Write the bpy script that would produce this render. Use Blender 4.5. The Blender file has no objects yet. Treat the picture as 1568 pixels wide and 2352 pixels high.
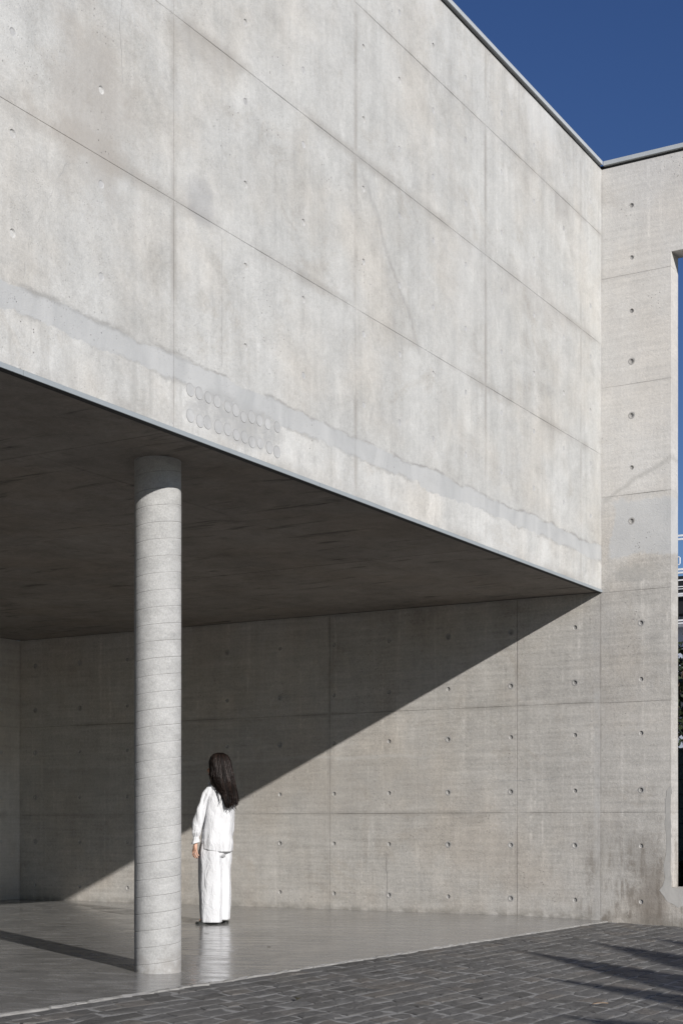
import bpy, math, random
from mathutils import Vector, Matrix, noise
from mathutils.geometry import tessellate_polygon

R = math.radians
sc = bpy.context.scene
COL = sc.collection
random.seed(7)

# ---------------------------------------------------------------- camera
AX = Vector((0.50889772, 0.86082699))           # wall directions seen in the camera's ground frame
FWD = Vector((AX.y, AX.x, 0.0))                 # camera view direction (world: X along the sunlit wall, Y inwards)
RGT = Vector((AX.x, -AX.y, 0.0))
CAM = Vector((-14.50847, -5.48385, 0.95))
cd = bpy.data.cameras.new('camera')
cam = bpy.data.objects.new('camera', cd)
COL.objects.link(cam)
cam.location = CAM
cam.rotation_euler = (R(90), 0, -math.atan2(FWD.x, FWD.y))
cd.sensor_fit = 'HORIZONTAL'
cd.sensor_width = 36.0
cd.lens = 36.0 * 3427.0 / 1568.0
cd.shift_y = 0.4598
cd.clip_start = 0.05
cd.clip_end = 2000
sc.camera = cam

# ---------------------------------------------------------------- sky, sun, exposure
SUN_EL = math.atan(0.4026)
TO_SUN = Vector((-0.507 * math.cos(SUN_EL), -0.862 * math.cos(SUN_EL), math.sin(SUN_EL)))
world = bpy.data.worlds.new('World')
sc.world = world
world.use_nodes = True
wn = world.node_tree
wn.nodes.clear()
sky = wn.nodes.new('ShaderNodeTexSky')
sky.sky_type = 'NISHITA'
sky.sun_disc = False
sky.sun_elevation = SUN_EL
sky.sun_rotation = math.atan2(TO_SUN.x, TO_SUN.y)
sky.altitude = 700
sky.air_density = 1.0
sky.dust_density = 0.3
sky.ozone_density = 3.0
bg = wn.nodes.new('ShaderNodeBackground')
bg.inputs['Strength'].default_value = 0.062
wo = wn.nodes.new('ShaderNodeOutputWorld')
hs = wn.nodes.new('ShaderNodeHueSaturation')      # the photograph's polarised, deep blue sky
hs.inputs['Saturation'].default_value = 1.18
hs.inputs['Hue'].default_value = 0.516
wn.links.new(sky.outputs[0], hs.inputs['Color'])
wn.links.new(hs.outputs[0], bg.inputs[0])
wn.links.new(bg.outputs[0], wo.inputs[0])

sd = bpy.data.lights.new('sun', 'SUN')
sd.energy = 4.4
sd.angle = R(0.53)
sd.color = (1.0, 0.97, 0.935)
sun = bpy.data.objects.new('sun', sd)
COL.objects.link(sun)
sun.rotation_euler = TO_SUN.to_track_quat('Z', 'Y').to_euler()
sun.location = (-20, -30, 20)

sc.view_settings.view_transform = 'Standard'
sc.view_settings.look = 'None'
sc.view_settings.gamma = 1.0
sc.view_settings.use_curve_mapping = False
sc.view_settings.exposure = 0.22
sc.cycles.use_denoising = True
sc.cycles.max_bounces = 8
sc.cycles.diffuse_bounces = 4

# ---------------------------------------------------------------- node helper
class Mat:
    def __init__(s, name):
        s.m = bpy.data.materials.new(name)
        s.m.use_nodes = True
        s.t = s.m.node_tree
        s.b = s.t.nodes['Principled BSDF']
        s.pos_ = None
    def n(s, typ, ins=None, **props):
        nd = s.t.nodes.new(typ)
        for k, v in props.items():
            setattr(nd, k, v)
        for k, v in (ins or {}).items():
            s.put(nd.inputs[k], v)
        return nd
    def put(s, sock, v):
        if isinstance(v, bpy.types.NodeSocket):
            s.t.links.new(v, sock)
        else:
            sock.default_value = v
    def pos(s):
        if s.pos_ is None:
            s.pos_ = s.n('ShaderNodeNewGeometry').outputs['Position']
        return s.pos_
    def math(s, op, a, b=0.0, c=0.0, clamp=False):
        nd = s.n('ShaderNodeMath', operation=op, use_clamp=clamp)
        s.put(nd.inputs[0], a); s.put(nd.inputs[1], b); s.put(nd.inputs[2], c)
        return nd.outputs[0]
    def scale(s, v, xyz):
        nd = s.n('ShaderNodeVectorMath', operation='MULTIPLY')
        s.put(nd.inputs[0], v); s.put(nd.inputs[1], xyz)
        return nd.outputs[0]
    def noise(s, scale, detail=4.0, xyz=(1, 1, 1), rough=0.55, dist=0.0, vec=None):
        v = s.scale(vec or s.pos(), xyz)
        nd = s.n('ShaderNodeTexNoise', {'Vector': v, 'Scale': scale, 'Detail': detail, 'Roughness': rough, 'Distortion': dist})
        return nd.outputs['Fac']
    def vor(s, scale, xyz=(1, 1, 1), feature='F1', rnd=1.0):
        nd = s.n('ShaderNodeTexVoronoi', {'Vector': s.scale(s.pos(), xyz), 'Scale': scale, 'Randomness': rnd}, feature=feature)
        return nd
    def ramp(s, f, a, b, lo=0.0, hi=1.0, smooth=True):
        nd = s.n('ShaderNodeMapRange', {'Value': f, 'From Min': a, 'From Max': b, 'To Min': lo, 'To Max': hi},
                 interpolation_type='SMOOTHSTEP' if smooth else 'LINEAR')
        return nd.outputs[0]
    def mix(s, f, a, b, mode='MIX'):
        nd = s.n('ShaderNodeMix', data_type='RGBA', blend_type=mode)
        s.put(nd.inputs[0], f); s.put(nd.inputs[6], a if not isinstance(a, tuple) else (*a, 1)); s.put(nd.inputs[7], b if not isinstance(b, tuple) else (*b, 1))
        return nd.outputs[2]
    def mul(s, c, f):                       # colour times scalar
        nd = s.n('ShaderNodeVectorMath', operation='SCALE')
        s.put(nd.inputs[0], c); s.put(nd.inputs['Scale'], f)
        return nd.outputs[0]
    def sep(s, v=None):
        return s.n('ShaderNodeSeparateXYZ', {0: v or s.pos()}).outputs
    def bump(s, h, strength, dist, prev=None):
        nd = s.n('ShaderNodeBump', {'Height': h, 'Strength': strength, 'Distance': dist})
        if prev: s.put(nd.inputs['Normal'], prev)
        return nd.outputs[0]
    def out(s, color=None, rough=0.8, normal=None, spec=0.3, metal=0.0):
        if color is not None: s.put(s.b.inputs['Base Color'], (*color, 1) if isinstance(color, tuple) else color)
        s.put(s.b.inputs['Roughness'], rough)
        s.put(s.b.inputs['Specular IOR Level'], spec)
        s.put(s.b.inputs['Metallic'], metal)
        if normal: s.put(s.b.inputs['Normal'], normal)
        return s.m

def concrete(name, base, axis, grain=1.0, mott=0.17, streak=0.16, edge=0.28, warm=(1.0, 0.965, 0.925), extra=None, cross=0.0, holes=1.0, prand=0.07):
    m = Mat(name)
    X, Y, Z = m.sep()[:3]
    big = m.noise(1.1, 8, rough=0.72, dist=0.5)
    mid = m.noise(5.0, 7, rough=0.72, dist=0.6)
    vst = m.noise(1.0, 5, xyz=(5, 5, 0.35), rough=0.6)
    vst2 = m.noise(1.0, 4, xyz=(22, 22, 0.8), rough=0.6)
    fine = m.noise(34, 5, rough=0.75)
    fine2 = m.noise(110, 3, rough=0.7)
    f = m.math('MULTIPLY_ADD', m.math('SUBTRACT', big, 0.5), 3.2 * mott, 1.0)
    f = m.math('ADD', f, m.math('MULTIPLY', m.math('SUBTRACT', mid, 0.5), 2.4 * mott))
    f = m.math('ADD', f, m.math('MULTIPLY', m.math('SUBTRACT', vst, 0.5), 2.2 * streak))
    f = m.math('ADD', f, m.math('MULTIPLY', m.math('SUBTRACT', vst2, 0.5), 1.1 * streak))
    f = m.math('ADD', f, m.math('MULTIPLY', m.math('SUBTRACT', fine, 0.5), 0.5 * grain))
    f = m.math('ADD', f, m.math('MULTIPLY', m.math('SUBTRACT', fine2, 0.5), 0.5 * grain))
    if cross:
        hb = m.noise(1.0, 4, xyz=(1.2, 1.2, 26), rough=0.65)
        vb = m.ramp(m.noise(1.0, 5, xyz=(15, 15, 0.45), rough=0.62), 0.55, 0.70)
        f = m.math('ADD', f, m.math('MULTIPLY', m.math('SUBTRACT', hb, 0.5), 0.9 * cross))
        brk = m.ramp(m.noise(9, 6, rough=0.7), 0.40, 0.62)
        f = m.math('ADD', f, m.math('MULTIPLY', m.math('MULTIPLY', vb, brk), 0.45 * cross))
    oi = m.n('ShaderNodeObjectInfo').outputs['Random']
    f = m.math('ADD', f, m.math('MULTIPLY', m.math('SUBTRACT', oi, 0.5), prand))
    # dirt gathered along the form joints (edges of each cast panel)
    g = m.sep(m.n('ShaderNodeTexCoord').outputs['Generated'])
    def edgef(c, w):
        d = m.math('MINIMUM', c, m.math('SUBTRACT', 1.0, c))
        return m.ramp(d, 0.0, w, 1.0, 0.0)
    if axis == 'A': e = m.math('MAXIMUM', edgef(g[0], 0.022), m.math('MULTIPLY', edgef(g[2], 0.07), 0.9))
    elif axis == 'B': e = m.math('MAXIMUM', edgef(g[1], 0.018), edgef(g[2], 0.04))
    elif axis == 'S': e = m.math('MAXIMUM', edgef(g[0], 0.012), edgef(g[1], 0.02))
    else: e = None
    if e is not None and edge:
        e = m.math('MULTIPLY', e, m.ramp(m.noise(1.3, 5, rough=0.65), 0.40, 0.62))
        jd = m.math('MULTIPLY', e, edge * 1.5)
    # small bug holes
    v = m.vor(30)
    hol = m.math('MULTIPLY', m.ramp(v.outputs['Distance'], 0.10, 0.17, 1.0, 0.0), m.ramp(m.noise(1.7, 3), 0.52, 0.66))
    sel = m.math('GREATER_THAN', m.n('ShaderNodeSeparateColor', {0: v.outputs['Color']}).outputs[0], 0.55)
    hol = m.math('MULTIPLY', m.math('MULTIPLY', hol, sel), holes)
    # soft rubbed smudges and paler clouds left by the form boards
    sm = m.ramp(m.noise(1.5, 9, xyz=(1, 1, 1.15), rough=0.78, dist=0.7), 0.50, 0.68)
    f = m.math('SUBTRACT', f, m.math('MULTIPLY', sm, 0.5 * mott))
    pc = m.ramp(m.noise(2.1, 9, xyz=(1.3, 1.3, 0.7), rough=0.78, dist=0.5), 0.53, 0.66)
    f = m.math('ADD', f, m.math('MULTIPLY', pc, 0.5 * mott))
    wf = m.math('MAXIMUM', m.math('MULTIPLY', sm, 0.8), m.ramp(m.noise(0.9, 4, rough=0.6), 0.42, 0.68))
    col = m.mix(wf, base, tuple(base[i] * warm[i] for i in range(3)))
    col = m.mul(col, m.math('MAXIMUM', f, 0.25))
    if e is not None and edge:
        col = m.mix(jd, col, (0.235, 0.22, 0.20))
    if extra: col = extra(m, col, X, Y, Z)
    col = m.mix(m.math('MULTIPLY', hol, 0.75), col, (0.10, 0.095, 0.09))
    h = m.math('ADD', m.math('MULTIPLY', fine, 0.7), m.math('MULTIPLY', fine2, 0.5))
    v2 = m.vor(55)
    pit = m.math('MULTIPLY', m.ramp(v2.outputs['Distance'], 0.12, 0.24, 1.0, 0.0), m.math('GREATER_THAN', m.n('ShaderNodeSeparateColor', {0: v2.outputs['Color']}).outputs[1], 0.72))
    pit = m.math('MULTIPLY', pit, m.ramp(m.noise(2.2, 4), 0.42, 0.6))
    col = m.mix(m.math('MULTIPLY', pit, 0.30 * holes), col, (0.16, 0.152, 0.142))
    h = m.math('SUBTRACT', h, m.math('MULTIPLY', hol, 1.2))
    h = m.math('SUBTRACT', h, m.math('MULTIPLY', pit, 0.9))
    nm = m.bump(h, min(0.42 * grain, 0.75), 0.007)
    return m.out(col, 0.86, nm, 0.25)

def blob(m, U, V, u0, v0, ru, rv, lo=0.3, hi=1.0):
    """soft irregular spot centred on (u0, v0) of a wall: 1 inside, 0 outside"""
    du = m.math('DIVIDE', m.math('SUBTRACT', U, u0), ru)
    dv = m.math('DIVIDE', m.math('SUBTRACT', V, v0), rv)
    d = m.math('SQRT', m.math('ADD', m.math('MULTIPLY', du, du), m.math('MULTIPLY', dv, dv)))
    d = m.math('ADD', d, m.math('MULTIPLY', m.math('SUBTRACT', m.noise(4.5, 5, rough=0.65), 0.5), 1.6))
    return m.ramp(d, lo, hi, 1.0, 0.0)

def repair_band(m, col, X, Z):
    # smooth grey skim smeared along the foot of the upper wall, ragged darker rims
    n1 = m.math('SUBTRACT', m.noise(2.2, 8, xyz=(1, 1, 1), rough=0.66), 0.5)
    n2 = m.math('SUBTRACT', m.noise(2.0, 8, xyz=(1.4, 1, 1.2), rough=0.70, dist=0.3), 0.5)
    top = m.math('MULTIPLY_ADD', n1, 0.17, 3.808)
    bot = m.math('MULTIPLY_ADD', n2, 0.20, 3.652)
    dt = m.math('SUBTRACT', top, Z); db = m.math('SUBTRACT', Z, bot)
    d = m.math('MINIMUM', dt, db)
    ins = m.ramp(d, -0.001, 0.010)
    tone = m.ramp(m.noise(2.6, 6, xyz=(1, 1, 0.5), rough=0.6, dist=1.0), 0.3, 0.7)
    skimc = m.mix(tone, (0.345, 0.351, 0.352), (0.438, 0.441, 0.437))
    wob = m.ramp(m.noise(3.0, 5, rough=0.65), 0.3, 0.7, 0.006, 0.042)
    k1 = m.ramp(m.noise(2.1, 6, xyz=(1, 1, 3), rough=0.7), 0.42, 0.56)
    k2 = m.ramp(m.noise(2.7, 6, xyz=(1, 1.7, 2), rough=0.7), 0.43, 0.56)
    def rimf(x):
        return m.ramp(m.math('DIVIDE', m.math('ABSOLUTE', x), wob), 0.0, 1.0, 1.0, 0.0)
    rim = m.math('MAXIMUM', m.math('MULTIPLY', rimf(dt), k1), m.math('MULTIPLY', m.math('MULTIPLY', rimf(db), k2), 0.7))
    col = m.mix(m.math('MULTIPLY', ins, 0.85), col, skimc)
    return m.mix(m.math('MULTIPLY', rim, 0.68), col, (0.245, 0.24, 0.23))

# ---------------------------------------------------------------- concrete kinds
def ex_upper(m, col, X, Y, Z):
    # pale efflorescence under the coping, grey run-off below it, brownish rubbed zones
    w = m.math('MULTIPLY', m.ramp(Z, 6.95, 7.6), m.ramp(m.noise(1.6, 5, xyz=(1, 1, 0.8), rough=0.65), 0.46, 0.60))
    col = m.mix(m.math('MULTIPLY', w, 0.35), col, (0.60, 0.60, 0.59))
    r = m.math('MULTIPLY', m.ramp(Z, 5.9, 7.3), m.ramp(m.noise(1.0, 5, xyz=(7, 7, 0.3), rough=0.62), 0.52, 0.72))
    r = m.math('MULTIPLY', r, m.ramp(X, -4.0, -2.6))
    col = m.mix(m.math('MULTIPLY', r, 0.42), col, (0.27, 0.265, 0.26))
    s = blob(m, X, Z, -8.0, 5.0, 0.55, 0.75)
    s2 = blob(m, X, Z, -6.95, 4.85, 0.22, 0.18)
    s3 = blob(m, X, Z, -3.0, 5.6, 1.0, 0.5)
    col = m.mix(m.math('MULTIPLY', s, 0.5), col, (0.325, 0.30, 0.272))
    s6 = blob(m, X, Z, -6.9, 5.8, 0.5, 0.16)
    col = m.mix(m.math('MULTIPLY', s6, 0.4), col, (0.31, 0.29, 0.265))
    s7 = blob(m, X, Z, -7.9, 4.78, 0.6, 0.14)
    col = m.mix(m.math('MULTIPLY', s7, 0.4), col, (0.31, 0.285, 0.255))
    s8 = blob(m, X, Z, -1.6, 5.85, 1.1, 0.3)
    col = m.mix(m.math('MULTIPLY', s8, 0.25), col, (0.33, 0.305, 0.28))
    col = m.mix(m.math('MULTIPLY', s2, 0.5), col, (0.27, 0.27, 0.275))
    col = m.mix(m.math('MULTIPLY', s3, 0.12), col, (0.33, 0.315, 0.30))
    s4 = blob(m, X, Z, -1.05, 6.88, 0.28, 0.22)
    col = m.mix(m.math('MULTIPLY', s4, 0.45), col, (0.27, 0.255, 0.24))
    # cold-joint tide line wandering down the middle of the wall
    path = m.math('MULTIPLY_ADD', m.math('SUBTRACT', m.noise(2.0, 7, rough=0.68), 0.5), 0.55, m.math('MULTIPLY_ADD', m.math('ADD', X, 4.55), -1.15, 5.36))
    tl_ = m.math('MULTIPLY', m.ramp(m.math('ABSOLUTE', m.math('SUBTRACT', Z, path)), 0.0, 0.07, 1.0, 0.0), m.math('MULTIPLY', m.ramp(X, -5.02, -4.9), m.ramp(X, -3.9, -4.1)))
    col = m.mix(m.math('MULTIPLY', tl_, 0.42), col, (0.27, 0.265, 0.255))
    # paler edge beam at the foot of the wall, streaked, stained at its right end and round the imprints
    bm_ = m.ramp(Z, 3.74, 3.68)
    col = m.mix(m.math('MULTIPLY', bm_, 0.8), col, m.mul(col, 1.13))
    r = m.math('MULTIPLY', m.ramp(m.noise(1.0, 5, xyz=(9, 9, 1.2), rough=0.66), 0.48, 0.66), m.math('MULTIPLY', m.ramp(X, -4.0, -6.5), bm_))
    col = m.mix(m.math('MULTIPLY', r, 0.40), col, (0.30, 0.295, 0.28))
    s5 = blob(m, X, Z, -0.22, 3.62, 0.16, 0.18)
    col = m.mix(m.math('MULTIPLY', s5, 0.45), col, (0.33, 0.32, 0.31))
    col = repair_band(m, col, X, Z)
    c = blob(m, X, Z, -6.55, 3.56, 0.68, 0.18, 0.55, 0.9)
    return m.mix(m.math('MULTIPLY', c, m.ramp(m.noise(9, 5, rough=0.65), 0.3, 0.6, 0.35, 0.9)), col, (0.335, 0.335, 0.33))

def ex_back(m, col, X, Y, Z):
    # damp, dirt and rust-brown splash near the pavement by the opening; dark foot line
    s = blob(m, Y, Z, -0.55, 0.15, 0.30, 0.42)
    s2 = blob(m, Y, Z, -0.15, 0.75, 0.45, 0.42)
    s3 = blob(m, Y, Z, -0.50, 0.55, 0.22, 0.55)
    foot = m.math('MULTIPLY', m.ramp(Z, -0.02, 0.10, 1.0, 0.0), m.ramp(m.noise(7, 4), 0.35, 0.6))
    col = m.mix(m.math('MULTIPLY', s, 0.62), col, (0.17, 0.145, 0.12))
    col = m.mix(m.math('MULTIPLY', s2, 0.20), col, (0.18, 0.165, 0.148))
    col = m.mix(m.math('MULTIPLY', s3, 0.4), col, (0.20, 0.18, 0.16))
    col = m.mix(m.math('MULTIPLY', foot, 0.55), col, (0.14, 0.13, 0.11))
    b = m.math('MULTIPLY', m.ramp(m.noise(1.1, 5, rough=0.65), 0.48, 0.66), m.ramp(Z, 3.2, 1.2))
    col = m.mix(m.math('MULTIPLY', b, 0.18), col, (0.28, 0.25, 0.22))
    # streaky splash dirt low on the pier
    strk = m.math('MULTIPLY', m.ramp(m.noise(1.0, 6, xyz=(11, 11, 1.3), rough=0.7), 0.44, 0.60), m.ramp(m.noise(6, 7, rough=0.75), 0.38, 0.6))
    spl = m.math('MULTIPLY', m.ramp(Y, 0.62, -0.1), m.ramp(Z, 1.35, 0.35))
    col = m.mix(m.math('MULTIPLY', m.math('MULTIPLY', strk, spl), 0.70), col, (0.165, 0.142, 0.118))
    # washed pale strip where the floor meets the pier
    wst = m.math('MULTIPLY', m.ramp(m.math('ABSOLUTE', m.math('SUBTRACT', Y, 0.045)), 0.02, 0.05, 1.0, 0.0), m.math('MULTIPLY', m.ramp(Z, 3.2, 2.0), m.ramp(m.noise(3, 6, rough=0.7), 0.36, 0.6)))
    col = m.mix(m.math('MULTIPLY', wst, 0.6), col, (0.46, 0.452, 0.435))
    # tide mark: duller below, thin pale line along it
    tz_ = m.math('SUBTRACT', m.math('MULTIPLY_ADD', m.math('SUBTRACT', m.noise(0.9, 5, rough=0.6), 0.5), 0.25, 1.70), Z)
    ty_ = m.ramp(Y, 1.7, 2.3)
    dull = m.math('MULTIPLY', m.math('MULTIPLY', m.ramp(tz_, 0.0, 0.03), m.ramp(tz_, 1.0, 0.2)), ty_)
    col = m.mix(m.math('MULTIPLY', dull, 0.22), col, (0.28, 0.268, 0.25))
    ln_ = m.math('MULTIPLY', m.ramp(m.math('ABSOLUTE', tz_), 0.006, 0.03, 1.0, 0.0), ty_)
    col = m.mix(m.math('MULTIPLY', ln_, 0.35), col, (0.47, 0.46, 0.44))
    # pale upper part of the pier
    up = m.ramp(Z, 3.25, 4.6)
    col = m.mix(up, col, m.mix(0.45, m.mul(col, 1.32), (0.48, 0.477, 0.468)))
    st = m.math('MULTIPLY', blob(m, Y, Z, -0.33, 3.50, 0.4, 0.12), 0.5)
    col = m.mix(st, col, (0.30, 0.295, 0.28))
    na = m.math('MULTIPLY', m.math('SUBTRACT', m.noise(3.2, 8, rough=0.66), 0.5), 0.30)
    py = m.math('MINIMUM', m.math('ADD', m.math('SUBTRACT', -0.10, Y), na), m.math('ADD', m.math('SUBTRACT', Y, -0.71), 0.05))
    pz = m.math('MINIMUM', m.math('ADD', m.math('SUBTRACT', Z, 3.68), na), m.math('ADD', m.math('SUBTRACT', 4.27, Z), na))
    pm = m.ramp(m.math('MINIMUM', py, pz), -0.015, 0.03)
    col = m.mix(m.math('MULTIPLY', pm, 0.8), col, m.mix(m.ramp(m.noise(2.5, 5), 0.35, 0.65), (0.43, 0.434, 0.434), (0.49, 0.492, 0.488)))
    cz = m.math('MULTIPLY_ADD', m.math('ADD', Y, 0.35), -0.52, m.math('MULTIPLY_ADD', m.math('SUBTRACT', m.noise(4, 6, rough=0.65), 0.5), 0.16, 4.45))
    cl_ = m.math('MULTIPLY', m.ramp(m.math('ABSOLUTE', m.math('SUBTRACT', Z, cz)), 0.0, 0.05, 1.0, 0.0), m.ramp(Y, 0.02, -0.05))
    return m.mix(m.math('MULTIPLY', cl_, 0.45), col, (0.33, 0.32, 0.30))

M_UP = concrete('upper_concrete', (0.428, 0.426, 0.411), 'A', extra=ex_upper, mott=0.21, edge=0.34)
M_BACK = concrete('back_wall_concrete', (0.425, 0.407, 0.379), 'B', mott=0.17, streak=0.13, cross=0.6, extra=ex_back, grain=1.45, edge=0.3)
M_SIDE = concrete('side_wall_concrete', (0.41, 0.396, 0.372), 'A', mott=0.12, streak=0.12, cross=0.5)
M_CORE = concrete('joint_concrete', (0.25, 0.24, 0.225), 'none', holes=0.0)

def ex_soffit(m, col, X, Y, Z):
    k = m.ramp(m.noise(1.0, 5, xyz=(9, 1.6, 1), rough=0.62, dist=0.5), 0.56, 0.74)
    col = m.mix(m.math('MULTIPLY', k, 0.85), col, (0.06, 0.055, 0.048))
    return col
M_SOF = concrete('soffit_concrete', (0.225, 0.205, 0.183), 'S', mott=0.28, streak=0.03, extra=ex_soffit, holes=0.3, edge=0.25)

def patch_mat(name, base):
    m = Mat(name)
    f = m.math('MULTIPLY_ADD', m.math('SUBTRACT', m.noise(3.2, 5, xyz=(1, 1, 0.6), rough=0.65, dist=1.2), 0.5), 0.85, 1.0)
    f = m.math('ADD', f, m.math('MULTIPLY', m.math('SUBTRACT', m.noise(60, 3), 0.5), 0.10))
    return m.out(m.mul((*base,), f), 0.8, m.bump(m.noise(14, 4), 0.12, 0.01), 0.3)
M_PATCH = patch_mat('mortar_skim', (0.408, 0.411, 0.408))
M_PATCHG = patch_mat('mortar_rough_grey', (0.405, 0.404, 0.395))
M_PATCH3 = patch_mat('mortar_skim_pale', (0.44, 0.442, 0.44))
M_PATCH2 = patch_mat('mortar_skim_grey', (0.405, 0.393, 0.372))
M_RING = patch_mat('imprint_rim', (0.30, 0.30, 0.295))
M_DISC = patch_mat('imprint_disc', (0.395, 0.395, 0.39))
M_CRACK = patch_mat('crack_stain', (0.27, 0.258, 0.245))
M_CRACKG2 = patch_mat('pale_stain', (0.425, 0.418, 0.405))
M_CRACKG = patch_mat('faint_stain', (0.372, 0.370, 0.358))
M_CRACKF = patch_mat('faint_crack', (0.365, 0.36, 0.348))

def col_mat():
    m = Mat('column_concrete')
    X, Y, Z = m.sep()[:3]
    f = m.math('MULTIPLY_ADD', m.math('SUBTRACT', m.noise(6, 6, xyz=(1, 1, 1.6), rough=0.7), 0.5), 0.8, 1.0)
    f = m.math('ADD', f, m.math('MULTIPLY', m.math('SUBTRACT', m.noise(90, 6, rough=0.8), 0.5), 1.15))
    f = m.math('ADD', f, m.math('MULTIPLY', m.math('SUBTRACT', m.noise(1, 3, xyz=(12, 12, 40)), 0.5), 0.22))
    col = m.mul((0.378, 0.374, 0.362), m.math('MAXIMUM', f, 0.2))
    dirt = m.math('MULTIPLY', m.ramp(Z, 0.22, 0.0), m.ramp(m.noise(9, 4), 0.42, 0.6))
    col = m.mix(m.math('MULTIPLY', dirt, 0.5), col, (0.2, 0.18, 0.16))
    return m.out(col, 0.88, m.bump(m.noise(90, 4, rough=0.7), 0.5, 0.006), 0.25)
M_COL = col_mat()
def seam_mat():
    m = Mat('dirty_seam')
    return m.out(m.mix(m.ramp(m.noise(3.5, 5, rough=0.65), 0.38, 0.62), (0.19, 0.185, 0.175), (0.35, 0.346, 0.336)), 0.9)
M_SEAM = seam_mat()

def metal_mat(name, c, rough=0.45, metal=0.6):
    m = Mat(name)
    f = m.math('MULTIPLY_ADD', m.math('SUBTRACT', m.noise(5, 4), 0.5), 0.25, 1.0)
    return m.out(m.mul((*c,), f), rough, None, 0.5, metal)
M_DRIP = metal_mat('galvanised_edge', (0.27, 0.295, 0.31), 0.55, 0.0)
M_COP = metal_mat('galvanised_coping', (0.40, 0.42, 0.43), 0.5, 0.0)
M_DARK = metal_mat('dark_gap_fill', (0.03, 0.03, 0.03), 0.8, 0.0)  # near-black: painted shade in the coping gap, plain dark in joints and cores

def floor_mat():
    m = Mat('polished_floor')
    big = m.noise(0.7, 6, rough=0.6, dist=0.6)
    mid = m.noise(4.5, 5, rough=0.65, dist=0.5)
    fin = m.noise(26, 4, rough=0.7)
    stv = m.scale(m.pos(), (1, 1, 1))
    rot = m.n('ShaderNodeVectorRotate', {'Vector': stv, 'Angle': R(59.4)}, rotation_type='Z_AXIS').outputs[0]
    stk = m.noise(1.0, 5, xyz=(1.6, 9, 1), rough=0.65, vec=rot)
    f = m.math('MULTIPLY_ADD', m.math('SUBTRACT', big, 0.5), 1.0, 1.0)
    f = m.math('ADD', f, m.math('MULTIPLY', m.math('SUBTRACT', mid, 0.5), 0.9))
    f = m.math('ADD', f, m.math('MULTIPLY', m.math('SUBTRACT', stk, 0.5), 0.75))
    f = m.math('ADD', f, m.math('MULTIPLY', m.math('SUBTRACT', fin, 0.5), 0.12))
    col = m.mul((0.225, 0.218, 0.206), m.math('MAXIMUM', f, 0.3))
    sp = m.math('MULTIPLY', m.ramp(m.vor(7).outputs['Distance'], 0.02, 0.035, 1, 0), m.ramp(m.noise(1.2, 2), 0.55, 0.6))
    col = m.mix(m.math('MULTIPLY', sp, 0.6), col, (0.6, 0.6, 0.58))
    rg = m.ramp(m.math('ADD', m.math('MULTIPLY', stk, 0.6), m.math('MULTIPLY', mid, 0.4)), 0.35, 0.65, 0.11, 0.30)
    nm = m.bump(m.math('ADD', stk, m.math('MULTIPLY', mid, 0.5)), 0.05, 0.01)
    return m.out(col, rg, nm, 0.75)
M_FLOOR = floor_mat()
M_LIP = patch_mat('slab_edge_mortar', (0.25, 0.243, 0.23))

def stone_mat():
    m = Mat('paving_stone')
    r = m.math('FRACT', m.math('ADD', m.n('ShaderNodeObjectInfo').outputs['Random'], m.n('ShaderNodeNewGeometry').outputs['Random Per Island']))
    col = m.n('ShaderNodeValToRGB', {0: r})
    cr = col.color_ramp
    cr.elements[0].color = (0.078, 0.077, 0.075, 1); cr.elements[0].position = 0.0
    cr.elements[1].color = (0.124, 0.116, 0.108, 1); cr.elements[1].position = 1.0
    for p, c in ((0.3, (0.115, 0.115, 0.115)), (0.55, (0.096, 0.095, 0.094)), (0.8, (0.122, 0.120, 0.117))):
        e = cr.elements.new(p); e.color = (*c, 1)
    f = m.math('MULTIPLY_ADD', m.math('SUBTRACT', m.noise(9, 5, rough=0.65), 0.5), 0.9, 1.0)
    f = m.math('ADD', f, m.math('MULTIPLY', m.math('SUBTRACT', m.noise(70, 4, rough=0.7), 0.5), 0.7))
    c = m.scale(m.mul(col.outputs[0], m.math('MAXIMUM', f, 0.3)), (1.06, 1.03, 0.985))
    nm = m.bump(m.noise(16, 5, rough=0.6), 0.55, 0.02)
    nm = m.bump(m.noise(120, 3), 0.35, 0.004, nm)
    return m.out(c, m.ramp(m.noise(6, 4), 0.3, 0.7, 0.55, 0.8), nm, 0.3)
M_STONE = stone_mat()

def mortar_mat():
    m = Mat('paving_mortar')
    f = m.math('MULTIPLY_ADD', m.math('SUBTRACT', m.noise(3, 5, rough=0.65), 0.5), 1.0, 1.0)
    f = m.math('ADD', f, m.math('MULTIPLY', m.math('SUBTRACT', m.noise(90, 4), 0.5), 0.9))
    return m.out(m.mul((0.25, 0.245, 0.235), m.math('MAXIMUM', f, 0.2)), 0.9, m.bump(m.noise(60, 4), 0.6, 0.01), 0.2)
M_MORT = mortar_mat()

def plain(name, c, rough=0.6, var=0.25, scale=12, spec=0.4, metal=0.0, bumpd=0.0):
    m = Mat(name)
    f = m.math('MULTIPLY_ADD', m.math('SUBTRACT', m.noise(scale, 4), 0.5), var * 2, 1.0)
    nm = m.bump(m.noise(scale * 6, 3), 0.4, bumpd) if bumpd else None
    return m.out(m.mul((*c,), f), rough, nm, spec, metal)

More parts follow.
